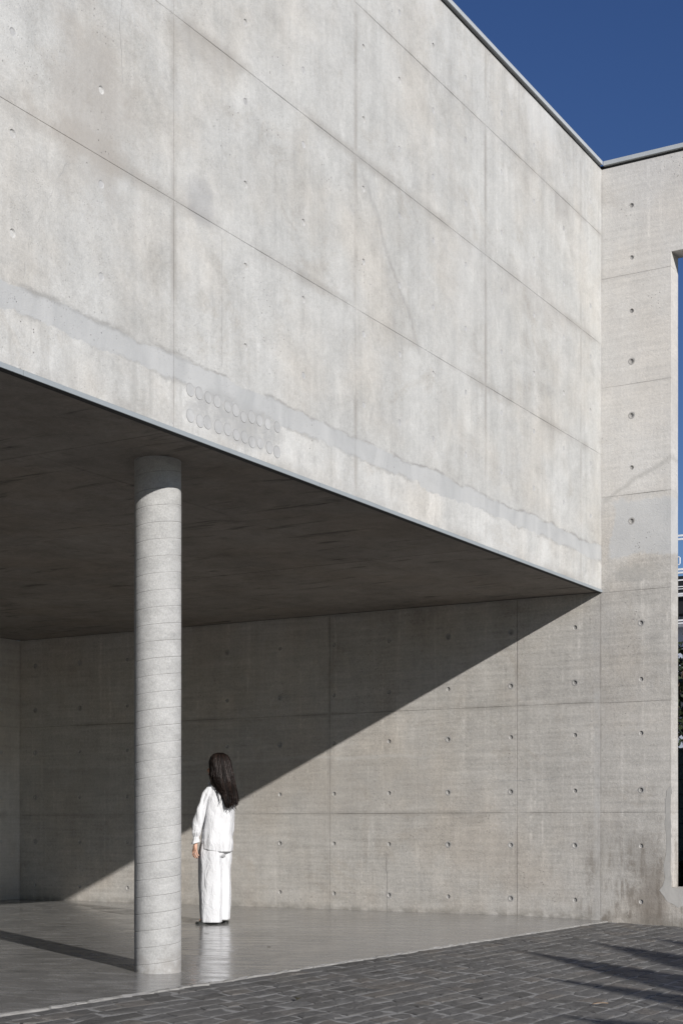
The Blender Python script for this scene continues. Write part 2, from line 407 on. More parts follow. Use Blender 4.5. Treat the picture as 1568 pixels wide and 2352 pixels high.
def cloth_mat():
    m = Mat('white_linen')
    w = m.noise(1.0, 3, xyz=(420, 420, 60))
    w2 = m.noise(1.0, 3, xyz=(60, 60, 420))
    f = m.math('MULTIPLY_ADD', m.math('SUBTRACT', m.noise(9, 4), 0.5), 0.05, 1.0)
    crease = m.noise(1.0, 4, xyz=(16, 16, 7), rough=0.6, dist=1.2)
    nm = m.bump(crease, 0.8, 0.02)
    nm = m.bump(m.math('ADD', w, w2), 0.25, 0.001, nm)
    return m.out(m.mul((0.62, 0.62, 0.63), f), 0.85, nm, 0.2)
M_CLOTH = cloth_mat()

def hair_mat():
    m = Mat('dark_brown_hair')
    ri = m.n('ShaderNodeNewGeometry').outputs['Random Per Island']
    f = m.math('ADD', m.math('MULTIPLY', m.math('POWER', ri, 2.0), 2.4), 0.45)
    nm = m.bump(m.noise(1, 3, xyz=(190, 190, 4)), 0.6, 0.004)
    return m.out(m.mul((0.0100, 0.0058, 0.0045), f), m.ramp(ri, 0, 1, 0.6, 0.36), nm, 0.22)
M_HAIR = hair_mat()
M_SKIN = plain('skin', (0.52, 0.30, 0.21), 0.5, 0.06, 30)
M_SOLE = plain('black_rubber', (0.025, 0.026, 0.024), 0.6)
M_LEAF = plain('leaf_green', (0.045, 0.075, 0.022), 0.5, 0.45, 3)
M_DLEAF = plain('dark_leaf', (0.025, 0.035, 0.016), 0.5, 0.45, 3)
M_BARK = plain('bark', (0.10, 0.075, 0.055), 0.85, 0.35, 20, bumpd=0.01)
M_WHITE = plain('white_paint', (0.78, 0.78, 0.78), 0.4, 0.04)
M_BLACK = plain('black_sheet_metal', (0.018, 0.018, 0.019), 0.5)
M_BLUEG = plain('pale_blue_render', (0.40, 0.43, 0.50), 0.8, 0.08)
M_BLOCK = plain('green_block', (0.085, 0.105, 0.075), 0.8, 0.2, 18, bumpd=0.004)
M_SOIL = plain('ground_earth', (0.15, 0.135, 0.11), 0.95, 0.35, 1.5, bumpd=0.01)
M_DRY = plain('dry_leaf', (0.50, 0.36, 0.24), 0.7)
M_DRYD = plain('dark_dry_leaf', (0.045, 0.04, 0.02), 0.7)
M_SILVER = plain('silver', (0.7, 0.7, 0.7), 0.25, 0.02, metal=1.0)
M_GLASS = plain('lamp_glass', (0.25, 0.27, 0.29), 0.1, 0.02)

# ---------------------------------------------------------------- object helpers
def link(o, parent=None):
    COL.objects.link(o)
    if parent: o.parent = parent
    return o

def obj(name, verts, faces, mat, parent=None, smooth=False, mats=None):
    me = bpy.data.meshes.new(name)
    me.from_pydata([tuple(v) for v in verts], [], faces)
    me.materials.append(mat)
    me.validate(clean_customdata=False)
    me.update()
    if smooth:
        for p in me.polygons: p.use_smooth = True
    return link(bpy.data.objects.new(name, me), parent)

def thing(name, label, cat, loc=(0, 0, 0), rz=0.0, group=None):
    e = bpy.data.objects.new(name, None)
    e.empty_display_size = 0.2
    COL.objects.link(e)
    e.location = loc
    e.rotation_euler = (0, 0, rz)
    e['label'] = label; e['category'] = cat; e['kind'] = 'thing'
    if group: e['group'] = group
    return e

def tag(o, label, cat, group=None):
    o['label'] = label; o['category'] = cat; o['kind'] = 'thing'
    if group: o['group'] = group
    return o

class MB:
    def __init__(s): s.v = []; s.f = []
    def box(s, x0, x1, y0, y1, z0, z1):
        i = len(s.v)
        s.v += [(x0, y0, z0), (x1, y0, z0), (x1, y1, z0), (x0, y1, z0), (x0, y0, z1), (x1, y0, z1), (x1, y1, z1), (x0, y1, z1)]
        s.f += [(i, i+3, i+2, i+1), (i+4, i+5, i+6, i+7), (i, i+1, i+5, i+4), (i+1, i+2, i+6, i+5), (i+2, i+3, i+7, i+6), (i+3, i, i+4, i+7)]
        return s
    def tube(s, pts, rad, n=8, squash=None):
        pts = [Vector(p) for p in pts]
        i0 = len(s.v)
        up = Vector((0.3, 0.2, 1)).normalized()
        for k, p in enumerate(pts):
            d = (pts[min(k+1, len(pts)-1)] - pts[max(k-1, 0)]).normalized()
            a = d.cross(up)
            if a.length < 0.05: a = d.cross(Vector((1, 0, 0)))
            a.normalize(); b = d.cross(a)
            r = rad[k] if isinstance(rad, (list, tuple)) else rad
            for j in range(n):
                t = 2 * math.pi * j / n
                s.v.append(tuple(p + a * math.cos(t) * r + b * math.sin(t) * r))
        for k in range(len(pts) - 1):
            for j in range(n):
                a0 = i0 + k * n + j; a1 = i0 + k * n + (j + 1) % n
                s.f.append((a0, a1, a1 + n, a0 + n))
        s.f.append(tuple(i0 + j for j in reversed(range(n))))
        e = i0 + (len(pts) - 1) * n
        s.f.append(tuple(e + j for j in range(n)))
        return s
    def loft(s, rings, cap=True):
        i0 = len(s.v); n = len(rings[0])
        for r in rings: s.v += [tuple(p) for p in r]
        for k in range(len(rings) - 1):
            for j in range(n):
                a0 = i0 + k * n + j; a1 = i0 + k * n + (j + 1) % n
                s.f.append((a0, a1, a1 + n, a0 + n))
        if cap:
            s.f.append(tuple(i0 + j for j in reversed(range(n))))
            e = i0 + (len(rings) - 1) * n
            s.f.append(tuple(e + j for j in range(n)))
        return s
    def build(s, name, mat, parent=None, smooth=False):
        return obj(name, s.v, s.f, mat, parent, smooth)

def place(plane, u, v, d):
    if plane == 'A': return (u, d, v)            # faces -Y
    if plane == 'B': return (d, u, v)            # faces -X
    if plane == 'D': return (u, SIDE_Y + d, v)   # faces -Y, at the far left
    return (u, v, SOF_Z + d)                     # soffit, faces down
SIDE_Y = 7.93
SOF_Z = 3.345
FLIP = {'A': False, 'B': True, 'D': False, 'S': True}

def circle(u, v, r, n=12):
    return [(u + r * math.cos(2*math.pi*k/n), v + r * math.sin(2*math.pi*k/n)) for k in range(n)]

def panel(plane, u0, u1, v0, v1, thick, holes, mat, parent, proud=0.0, gap=0.0016, cham=0.0016, hr=0.024, rnd=None):
    rnd = rnd or random
    u0 += gap; u1 -= gap; v0 += gap*0.16; v1 -= gap*0.16
    def ring(ins, jit):
        o = []
        nu = max(1, int((u1-u0) / 0.22)); nv = max(1, int((v1-v0) / 0.22))
        for k in range(nu): o.append((u0 + ins + (u1-u0-2*ins) * k/nu, v0 + ins + jit[0][k]))
        for k in range(nv): o.append((u1 - ins - jit[1][k], v0 + ins + (v1-v0-2*ins) * k/nv))
        for k in range(nu): o.append((u1 - ins - (u1-u0-2*ins) * k/nu, v1 - ins - jit[2][k]))
        for k in range(nv): o.append((u0 + ins + jit[3][k], v1 - ins - (v1-v0-2*ins) * k/nv))
        return o
    J = [[0] + [abs(rnd.gauss(0, 0.0008)) for _ in range(40)] for _ in range(4)]
    inner = ring(cham, J); outer = ring(0.0, J)
    hs = [circle(hu, hv, hr) for hu, hv in holes if u0 + 0.05 < hu < u1 - 0.05 and v0 + 0.05 < hv < v1 - 0.05]
    polys = [[Vector((*p, 0)) for p in inner]] + [[Vector((*p, 0)) for p in h] for h in hs]
    tris = tessellate_polygon(polys)
    flat = [p for pl in [inner] + hs for p in pl]
    V = [place(plane, p[0], p[1], -proud) for p in flat]
    F = []
    for t in tris:
        a, b, c = (flat[i] for i in t)
        ar = (b[0]-a[0])*(c[1]-a[1]) - (c[0]-a[0])*(b[1]-a[1])
        F.append(tuple(t) if ar > 0 else (t[0], t[2], t[1]))
    n = len(inner); o1 = len(V)
    V += [place(plane, p[0], p[1], cham - proud) for p in outer]
    o2 = len(V)
    V += [place(plane, p[0], p[1], thick) for p in outer]
    for k in range(n):
        j = (k+1) % n
        F.append((o1+k, o1+j, j, k))
        F.append((o2+k, o2+j, o1+j, o1+k))
    F.append(tuple(reversed(range(o2, o2+n))))
    if FLIP[plane]: F = [tuple(reversed(f)) for f in F]
    o = obj('concrete_panel', V, F, mat, parent)
    return o, hs

def panel_poly(plane, pts, thick, holes, mat, parent, proud=0.0, gap=0.0011, cham=0.0022, hr=0.024):
    def inset(d):
        n = len(pts); o = []
        for i in range(n):
            p, q, r_ = Vector(pts[i-1]), Vector(pts[i]), Vector(pts[(i+1) % n])
            a, b = (q-p).normalized(), (r_-q).normalized()
            o.append((q.x + d*(-a.y - b.y), q.y + d*(a.x + b.x)))
        return o
    inner, outer = inset(gap + cham), inset(gap)
    hs = [circle(hu, hv, hr) for hu, hv in holes]
    flat = [p for pl in [inner] + hs for p in pl]
    V = [place(plane, p[0], p[1], -proud) for p in flat]
    F = []
    for t in tessellate_polygon([[Vector((*p, 0)) for p in pl] for pl in [inner] + hs]):
        a, b, c = (flat[i] for i in t)
        ar = (b[0]-a[0])*(c[1]-a[1]) - (c[0]-a[0])*(b[1]-a[1])
        F.append(tuple(t) if ar > 0 else (t[0], t[2], t[1]))
    n = len(inner); o1 = len(V)
    V += [place(plane, *p, cham - proud) for p in outer]
    o2 = len(V)
    V += [place(plane, *p, thick) for p in outer]
    for k in range(n):
        j = (k+1) % n
        F += [(o1+k, o1+j, j, k), (o2+k, o2+j, o1+j, o1+k)]
    if FLIP[plane]: F = [tuple(reversed(f)) for f in F]
    return obj('concrete_panel', V, F, mat, parent), hs

def tie_mesh(plane, r, depth, mat, name, halo=0.0):
    """a conical form-tie recess with a faint rim; origin in the wall face"""
    n = 12
    V = []
    for rr, d in ((r*1.001, -0.0), (r * 0.92, depth*0.4), (r * 0.74, depth), (r * 0.3, depth * 0.95)):
        for k in range(n):
            u, v = rr * math.cos(2*math.pi*k/n), rr * math.sin(2*math.pi*k/n)
            V.append((u, d, v) if plane in 'AD' else (d, u, v))
    F = []
    for q in range(3):
        for k in range(n):
            j = (k+1) % n
            F.append((q*n+k, q*n+j, (q+1)*n+j, (q+1)*n+k))
    F.append(tuple(3*n + k for k in range(n)))
    if halo:
        b = len(V)
        for rr, d in ((halo, -0.0004), (r*0.99, -0.0012)):
            for k in range(n):
                q = rr * (1 + 0.05*math.sin(5*k + 1)) if rr == halo else rr
                u, v = q * math.cos(2*math.pi*k/n), q * math.sin(2*math.pi*k/n)
                V.append((u, d, v) if plane in 'AD' else (d, u, v))
        for k in range(n): F.append((b+k, b+(k+1) % n, b+n+(k+1) % n, b+n+k))
    if FLIP[plane]: F = [tuple(reversed(f)) for f in F]
    me = bpy.data.meshes.new(name)
    me.from_pydata(V, [], F); me.materials.append(mat); me.update()
    return me

def sub(parent, name, me, loc):
    o = bpy.data.objects.new(name, me)
    COL.objects.link(o)
    o.parent = parent
    o.location = loc
    return o

M_TIE = patch_mat('tie_recess', (0.41, 0.405, 0.392))
M_TIEF = patch_mat('filled_tie', (0.385, 0.383, 0.378))
M_TIEB = patch_mat('tie_recess_back', (0.325, 0.315, 0.30))
TIE_B = tie_mesh('B', 0.024, 0.011, M_TIEB, 'tie_hole_deep')
TIE_BH = tie_mesh('B', 0.024, 0.011, M_TIEB, 'tie_hole_haloed', 0.037)
TIE_A = tie_mesh('A', 0.024, 0.0035, M_TIEF, 'tie_hole_filled')
TIE_AD = tie_mesh('A', 0.024, 0.008, M_TIE, 'tie_hole_open')

def strip(name, plane, pts, width, mat, parent, proud=0.0009, seed=1):
    """thin irregular stain or crack lying on a wall face"""
    rr = random.Random(seed)
    P = []
    for (a, b) in zip(pts[:-1], pts[1:]):
        L = math.hypot(b[0]-a[0], b[1]-a[1]); m = max(2, int(L / 0.04))
        for k in range(m):
            t = k / m
            P.append((a[0] + (b[0]-a[0])*t + rr.gauss(0, .004), a[1] + (b[1]-a[1])*t + rr.gauss(0, .004)))
    P.append(pts[-1])
    V, F = [], []
    for k, p in enumerate(P):
        q0 = P[max(0, k-1)]; q1 = P[min(len(P)-1, k+1)]
        dx, dy = q1[0]-q0[0], q1[1]-q0[1]; L = math.hypot(dx, dy) or 1
        w = width * rr.uniform(0.35, 1.2) * (0.3 if k in (0, len(P)-1) else 1)
        for s_ in (-1, 1):
            V.append(place(plane, p[0] - dy/L*w*s_, p[1] + dx/L*w*s_, -proud))
    for k in range(len(P)-1):
        f = (2*k, 2*k+2, 2*k+3, 2*k+1)
        F.append(f if not FLIP[plane] else tuple(reversed(f)))
    F = [tuple(reversed(f)) for f in F]
    return obj(name, V, F, mat, parent)

def skim(name, plane, pts, mat, parent, proud=0.004, rough=0.012, seed=1, step=0.05):
    """irregular skim of mortar, pts anticlockwise seen from outside for plane A"""
    rr = random.Random(seed)
    P = []
    n = len(pts)
    for i in range(n):
        a, b = pts[i], pts[(i+1) % n]
        L = math.hypot(b[0]-a[0], b[1]-a[1]); m = max(1, int(L / step))
        for k in range(m):
            t = k / m
            jx = rr.gauss(0, rough*0.4) if k else 0; jy = rr.gauss(0, rough) if k else 0
            P.append((a[0] + (b[0]-a[0])*t + jx, a[1] + (b[1]-a[1])*t + jy))
    tris = tessellate_polygon([[Vector((*p, 0)) for p in P]])
    N = len(P)
    V = [place(plane, *p, -proud) for p in P] + [place(plane, *p, 0.003) for p in P]
    F = []
    for t in tris:
        a, b, c = (P[i] for i in t)
        ar = (b[0]-a[0])*(c[1]-a[1]) - (c[0]-a[0])*(b[1]-a[1])
        F.append(tuple(t) if ar > 0 else (t[0], t[2], t[1]))
    area = sum(P[i][0]*P[(i+1) % N][1] - P[(i+1) % N][0]*P[i][1] for i in range(N))
    for k in range(N):
        j = (k+1) % N
        F.append((N+k, N+j, j, k) if area > 0 else (N+j, N+k, k, j))
    if FLIP[plane]: F = [tuple(reversed(f)) for f in F]
    return obj(name, V, F, mat, parent)

# ---------------------------------------------------------------- ground, floor, paving
PAVE_EDGE = -0.07
def zp(y):
    return -0.036 + 0.03 * max(min(y, 0.0), -4.0)

g = MB()
def sheet(xs, ys, zf):
    i0 = len(g.v); nx = len(xs)
    for y in ys:
        for x in xs: g.v.append((x, y, zf(x, y)))
    for j in range(len(ys)-1):
        for i in range(nx-1):
            a = i0 + j*nx + i
            g.f.append((a, a+1, a+nx+1, a+nx))
sheet([-900, -300, -60, 60, 300, 900], [-900, -300, -60, 60, 300, 900], lambda x, y: -0.32)
ground = g.build('ground', M_SOIL); ground['kind'] = 'structure'

g = MB()
sheet([i * 1.0 for i in range(-34, 1)], [-30, -20, -12, -8, -6, -5, -4, -3, -2, -1, 0.03], lambda x, y: zp(y) + 0.0015)
paving = g.build('pavement', M_MORT); paving['kind'] = 'structure'

def in_frame(x, y):
    q = Vector((x - CAM.x, y - CAM.y, 0)); d = q.dot(FWD)
    if d < 1: return None
    px = q.dot(RGT) / d * 3427 / 784; py = (0.95 + 0.1) / d * 3427
    return d if abs(px) < 1.02 and py < 470 else None

def stone_geo(x0, x1, y, h, sk, rr):
    g_ = 0.0062
    def jt(s): return rr.gauss(0, s)
    c = [(x0 + g_ - sk, y - h + g_), ((x0+x1)/2 - sk, y - h + g_), (x1 - g_ - sk, y - h + g_), (x1 - g_ - sk/2, y - h/2),
         (x1 - g_, y - g_), ((x0+x1)/2, y - g_), (x0 + g_, y - g_), (x0 + g_ - sk/2, y - h/2)]
    wv = 0.010*noise.noise(Vector((x0*0.9, y*3.0, 0)))
    c = [(a + jt(.011), b + jt(.0075) + wv) for a, b in c]
    cx = sum(p[0] for p in c)/8; cy = sum(p[1] for p in c)/8
    tz = rr.uniform(0.0005, 0.0035); tx = rr.gauss(0, .006); ty = rr.gauss(0, .010)
    V = []; 
    for sc_, dz in ((1.0, -0.015), (0.985, 0.0005), (0.90, 0.0028), (0.5, 0.0040)):
        for p in c:
            X = cx + (p[0]-cx)*sc_; Y = cy + (p[1]-cy)*sc_
            V.append((X, Y, zp(Y) + dz + (tz + (X-cx)*tx + (Y-cy)*ty if dz > -0.01 else 0) + (jt(.0012) if sc_ < 0.95 else 0)))
    F = []
    for q in range(3):
        for k in range(8):
            j = (k+1) % 8
            F.append((q*8+k, q*8+j, (q+1)*8+j, (q+1)*8+k))
    F.append(tuple(24+k for k in range(8)))
    return (cx, cy), V, F

stones = []
rr = random.Random(11)
y = PAVE_EDGE - 0.005
row = 0
while y > -9.0:
    h = 0.14 + rr.gauss(0, 0.008)
    x = -17.0 + rr.random() * 0.2
    while x < -0.02:
        w = rr.uniform(0.13, 0.31)
        x1 = min(x + w, -0.005)
        if x1 - x > 0.08:
            stones.append(stone_geo(x, x1, y, h, rr.gauss(0.035, 0.018), rr))
        x = x1
    y -= h
vis = sorted((in_frame(*s[0]), i) for i, s in enumerate(stones) if in_frame(*s[0]))
chosen = set(i for _, i in vis[:300])
rest = MB()
for i, (c, V, F) in enumerate(stones):
    if i in chosen:
        o = obj('paving_stone', V, F, M_STONE, paving, smooth=False)
    else:
        k = len(rest.v); rest.v += V; rest.f += [tuple(a + k for a in f) for f in F]
ro = rest.build('paving_stones', M_STONE, paving); ro['kind'] = 'stuff'

# polished slab with saw-cut joints
floor_core = MB()
floor_core.box(-24, -0.0, 0.0, 7.98, -0.31, -0.045)
flo = floor_core.build('floor', M_LIP); flo['kind'] = 'structure'
def fz(y): return 0.0 if y > 0.95 else -0.022 * (0.95 - y) / 1.02
cuts = [-24, -20.6, -18.12, -15.64, -13.16, -10.68, -8.20, -5.72, -3.24, -0.76, -0.002]
for k in range(len(cuts)-1):
    xa, xb = cuts[k] + 0.0035, cuts[k+1] - 0.0035
    n = max(2, int((xb-xa) / 0.06))
    ys = [PAVE_EDGE, PAVE_EDGE + 0.012, 0.1, 0.3, 0.6, 0.95, 3, 5, 7.94]
    V, F = [], []
    rr = random.Random(k)
    for i in range(n+1):
        x = xa + (xb-xa)*i/n
        ed = rr.gauss(0, .009) + 0.02*noise.noise(Vector((x*1.7, 3.0, 0)))
        chip = rr.choice((0, 0, 0, .004, .010))
        for j, yy in enumerate(ys):
            Y = yy + (ed if j < 2 else 0)
            V.append((x, Y, fz(yy) - (0.004 + chip if j == 0 else 0)))
    m = len(ys)
    for i in range(n):
        for j in range(m-1):
            a = i*m + j
            F.append((a, a+m, a+m+1, a+1))
    b0 = len(V)
    for i in range(n+1): V.append((V[i*m][0], V[i*m][1] - 0.004, -0.06))
    for i in range(n):
        F.append((b0+i, b0+i+1, (i+1)*m, i*m))
    # cut faces
    for i in (0, n):
        e0 = len(V)
        for j in range(m): V.append((V[i*m+j][0], V[i*m+j][1], -0.05))
        for j in range(m-1):
            F.append((i*m+j, i*m+j+1, e0+j+1, e0+j) if i == 0 else (i*m+j, e0+j, e0+j+1, i*m+j+1))
    o = obj('floor_slab', V, F, M_FLOOR, flo)
    o.data.materials.append(M_LIP)
    for p in o.data.polygons:
        if any(vi >= b0 for vi in p.vertices): p.material_index = 1

for c in cuts[1:-1]:
    MB().box(c - 0.0034, c + 0.0034, 0.0, 7.93, -0.05, -0.0245).build('joint_filler', M_DARK, flo)

# ---------------------------------------------------------------- upper storey
XL = -20.0
up = thing('upper_storey', 'pale sunlit concrete upper storey overhanging the open covered floor', 'building', (-10, 4, 3.345))
up.matrix_world = Matrix.Identity(4)
up.location = (0, 0, 0)
MB().box(XL + 0.01, -0.003, 0.0095, 7.925, 3.372, 7.66).build('wall_core', M_CORE, up)
HX = [-8.63, -7.91, -7.19, -6.46, -5.75, -5.03 + 0.12, -4.35, -3.78, -3.18, -2.46, -1.74, -1.02, -0.31]
HX = [-12.99 + 0.0, -12.27, -11.55, -10.83, -10.11, -9.39 + 0.1] + HX
HZ = [4.07, 4.595, 5.13, 5.67, 6.185, 6.72, 7.24]
holesA = [(x, z) for x in HX for z in HZ]
VJ = [XL, -18.23, -16.03, -13.83, -11.63, -9.43, -7.23, -5.03, -2.79, -0.567, -0.003]
ROWS = [(3.368, 4.75), (4.75, 5.88), (5.88, 7.0), (7.0, 7.672)]
rr = random.Random(3)
for i in range(len(VJ)-1):
    for j, (z0, z1) in enumerate(ROWS):
        o, hs = panel('A', VJ[i], VJ[i+1], z0, z1, 0.04, holesA, M_UP, up, proud=rr.uniform(0, .0012), rnd=rr)
        o.data  # each cast panel is one part
        for h in hs:
            cu = sum(p[0] for p in h)/len(h); cv = sum(p[1] for p in h)/len(h)
            pr = -min(v.co.y for v in o.data.vertices)
            sub(o, 'tie_hole', TIE_AD if rr.random() < 0.25 else TIE_A, (cu, -pr, cv))
# soffit
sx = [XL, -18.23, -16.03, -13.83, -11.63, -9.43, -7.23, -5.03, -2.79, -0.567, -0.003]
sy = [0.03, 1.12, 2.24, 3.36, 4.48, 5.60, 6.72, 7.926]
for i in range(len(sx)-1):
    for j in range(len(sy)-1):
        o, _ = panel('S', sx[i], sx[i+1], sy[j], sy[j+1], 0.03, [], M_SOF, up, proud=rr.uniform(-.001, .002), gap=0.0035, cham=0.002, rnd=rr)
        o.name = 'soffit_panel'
# metal drip edge along the foot of the wall, in lengths
xe = [XL, -17.6, -14.6, -11.6, -8.56, -5.55, -2.55, -0.004]
for i in range(len(xe)-1):
    MB().box(xe[i] + 0.0018, xe[i+1] - 0.0018, -0.010, 0.026, 3.338, 3.3655).build('drip_edge', M_DRIP, up)
MB().box(XL, -0.006, 0.0, 0.04, 3.3362, 3.3378).build('drip_reveal', M_DARK, up)  # thin near-black strip just below the drip edge
# coping
xc = [XL, -17.5, -14.5, -11.5, -8.5, -5.3, -3.3, -0.03]
MB().box(XL, 0.30, 0.014, 0.4, 7.66, 7.715).build('coping_gap_shade', M_DARK, up)  # black strip paints the coping's shadow into the gap below it
for i in range(len(xc)-1):
    MB().box(xc[i] + 0.0015, xc[i+1] - 0.0015, -0.022, 0.42, 7.706, 7.744).build('coping', M_COP, up)
# round can-shaped imprints in two rows
CIR = [(-7.065, 3.636), (-6.973, 3.639), (-6.882, 3.637), (-6.783, 3.628), (-6.669, 3.633), (-6.579, 3.627), (-6.481, 3.615), (-6.395, 3.619), (-6.295, 3.628), (-6.193, 3.635), (-6.089, 3.636),
       (-7.063, 3.480), (-6.967, 3.476), (-6.875, 3.476), (-6.777, 3.475), (-6.666, 3.479), (-6.571, 3.470), (-6.474, 3.473), (-6.375, 3.472), (-6.285, 3.476), (-6.182, 3.470), (-6.089, 3.467)]
def imprint_mesh():
    n = 20; V, F = [], []
    for r_, d in ((0.0455, 0.002), (0.0445, -0.0010), (0.0415, -0.0014), (0.037, -0.0004), (0.030, -0.0002)):
        for k in range(n): V.append((r_*math.cos(2*math.pi*k/n), d, r_*math.sin(2*math.pi*k/n)))
    for q in range(4):
        for k in range(n): F.append((q*n+k, q*n+(k+1) % n, (q+1)*n+(k+1) % n, (q+1)*n+k))
    F.append(tuple(4*n+k for k in range(n)))
    me = bpy.data.meshes.new('can_imprint'); me.from_pydata(V, [], F)
    me.materials.append(M_RING); me.materials.append(M_DISC); me.update()
    for p in me.polygons: p.material_index = 0 if p.index < 2*n else 1
    return me
IM = imprint_mesh()
for c in CIR:
    o = sub(up, 'can_imprint', IM, (c[0] + random.gauss(0, .006), random.uniform(-.0030, -.0020), c[1] + random.gauss(0, .008)))
    o.rotation_euler = (0, random.uniform(0, 3), 0)
    s_ = random.uniform(0.80, 1.06); o.scale = (s_, 1, s_)
# cold joint crack and shrinkage lines
strip('crack', 'A', [(-6.73, 6.6), (-6.725, 5.9), (-6.73, 5.2), (-6.72, 4.76)], 0.0018, M_CRACKG, up, 0.0016, 3)
strip('crack', 'A', [(-6.73, 4.7), (-6.725, 4.2), (-6.73, 3.86)], 0.002, M_CRACKF, up, 0.0026, 4)
strip('crack', 'A', [(-7.62, 6.4), (-7.66, 6.0), (-7.75, 5.6), (-7.72, 5.25)], 0.0016, M_CRACKF, up, 0.0026, 5)
strip('crack', 'A', [(-8.20, 4.62), (-8.35, 4.35), (-8.5, 4.1), (-8.55, 3.86)], 0.0022, M_CRACKF, up, 0.0026, 6)

# ---------------------------------------------------------------- back wall with the tall opening
bw = thing('back_wall', 'concrete back wall crossed by the diagonal shadow edge, tall opening at its right end', 'wall')
TH = 0.2112
OY = -0.735; OY2 = -2.9
core = MB()
core.box(0.0125, TH - 0.02, OY + 0.03, 7.95, -0.3, 7.66)
core.box(0.028, TH - 0.02, OY2, OY + 0.03, -0.3, 0.32)
core.box(0.028, TH - 0.02, OY2, OY + 0.03, 6.71, 7.66)
core.box(0.028, TH - 0.02, -9.0, OY2 - 0.03, -0.3, 7.66)
core.build('wall_core', M_CORE, bw)
HY = [-0.42, 0.29, 1.01, 1.75, 2.48, 3.19, 3.92, 4.66, 5.40, 6.16, 6.92, 7.66]
HZB = [0.18, 0.745, 1.31, 1.885, 2.43, 3.0]
holesB = [(y_, z_) for y_ in HY for z_ in HZB] + [(-0.32, z_) for z_ in (4.04, 4.58, 5.11, 5.66, 6.17, 6.71, 7.24)]
holesB += [(y_, z_) for y_ in (-1.2, -1.9, -3.3, -4.0, -4.7) for z_ in (7.24,)]
rb = random.Random(9)
def bpanel(y0, y1, z0, z1, thick, hol):
    o, hs = panel('B', y0, y1, z0, z1, thick, hol, M_BACK, bw, proud=rb.uniform(0, .003), rnd=rb)
    pr = -min(v.co.x for v in o.data.vertices)
    for h in hs:
        cu = sum(p[0] for p in h)/len(h); cv = sum(p[1] for p in h)/len(h)
        sub(o, 'tie_hole', TIE_BH if rb.random() < 0.4 else TIE_B, (-pr, cu, cv))
VB = [7.928, 5.45, 3.25, 0.94, 0.012]
for i in range(4):
    for z0, z1 in ((-0.06, 1.085), (1.085, 2.215), (2.215, 3.343)):
        bpanel(VB[i+1], VB[i], z0, z1, 0.04, holesB)
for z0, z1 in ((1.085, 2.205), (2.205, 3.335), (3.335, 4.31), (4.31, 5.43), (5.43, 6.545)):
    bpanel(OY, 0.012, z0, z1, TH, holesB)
for pts, hol in (([(OY2, -0.12), (0.012, -0.12), (0.012, 1.085), (OY, 1.085), (OY, 0.335), (OY2, 0.335)], [(-0.42, 0.18), (-0.42, 0.745)]),
                 ([(OY, 6.545), (0.012, 6.545), (0.012, 7.672), (OY2, 7.672), (OY2, 6.69), (OY, 6.69)], [(-0.32, 6.71), (-0.32, 7.24), (-1.2, 7.24), (-1.9, 7.24)])):
    o, hs = panel_poly('B', pts, TH, hol, M_BACK, bw, 0.001)
    for h in hol: sub(o, 'tie_hole', TIE_B, (-0.001, h[0], h[1]))
for y1_, y0_ in ((OY2, -5.0), (-5.0, -7.1), (-7.1, -9.0)):
    for z0, z1 in ((-0.2, 1.085), (1.085, 2.215), (2.215, 3.343), (3.343, 4.31), (4.31, 5.43), (5.43, 6.545), (6.545, 7.672)):
        bpanel(y0_, y1_, z0, z1, TH, [])
MB().box(0.014, 0.3, -9.0, 0.0138, 7.66, 7.715).build('coping_gap_shade', M_DARK, bw)  # same painted shadow strip under this wall's coping
yc = [-9.0, -6.0, -3.0, -0.024]
for i in range(3):
    MB().box(-0.022, 0.3, yc[i] + 0.0008, yc[i+1] - 0.0008, 7.702, 7.744).build('coping', M_COP, bw)
skim('mortar_patch', 'B', [(-0.733, 1.35), (-0.685, 1.30), (-0.668, 1.0), (-0.685, 0.8), (-0.655, 0.55), (-0.67, 0.42), (-0.61, 0.30), (-0.69, 0.19), (-0.80, 0.13), (-1.5, 0.10), (-1.5, 0.333), (-0.733, 0.333)], M_PATCH2, bw, 0.0025, 0.012, 9)
strip('crack', 'B', [(2.51, 0.65), (2.50, 0.3), (2.51, 0.0)], 0.003, M_CRACK, bw, 0.0042, 15)
strip('crack', 'B', [(1.15, 1.42), (0.8, 1.43), (0.5, 1.43)], 0.003, M_CRACKF, bw, 0.0032, 16)

# ---------------------------------------------------------------- side wall (far left, in shade)
sw = thing('side_wall', 'shaded concrete return wall at the far left under the overhang', 'wall')
MB().box(XL, -0.01, SIDE_Y + 0.028, SIDE_Y + 0.25, -0.3, 7.66).build('wall_core', M_CORE, sw)
VD = [XL, -17.6, -15.4, -13.2, -11.0, -8.8, -6.6, -4.4, -2.2, 0.02]
for i in range(len(VD)-1):
    for z0, z1 in ((-0.06, 1.085), (1.085, 2.215), (2.215, 3.343)):
        hol = [(x_, z_) for x_ in [VD[i+1] - 0.36 - 0.73*q for q in range(3)] for z_ in HZB]
        o, hs = panel('D', VD[i], VD[i+1], z0, z1, 0.04, hol, M_SIDE, sw, proud=rb.uniform(0, .003), rnd=rb)
        for h in hs:
            cu = sum(p[0] for p in h)/len(h); cv = sum(p[1] for p in h)/len(h)
            sub(o, 'tie_hole', TIE_AD, (cu, SIDE_Y, cv))

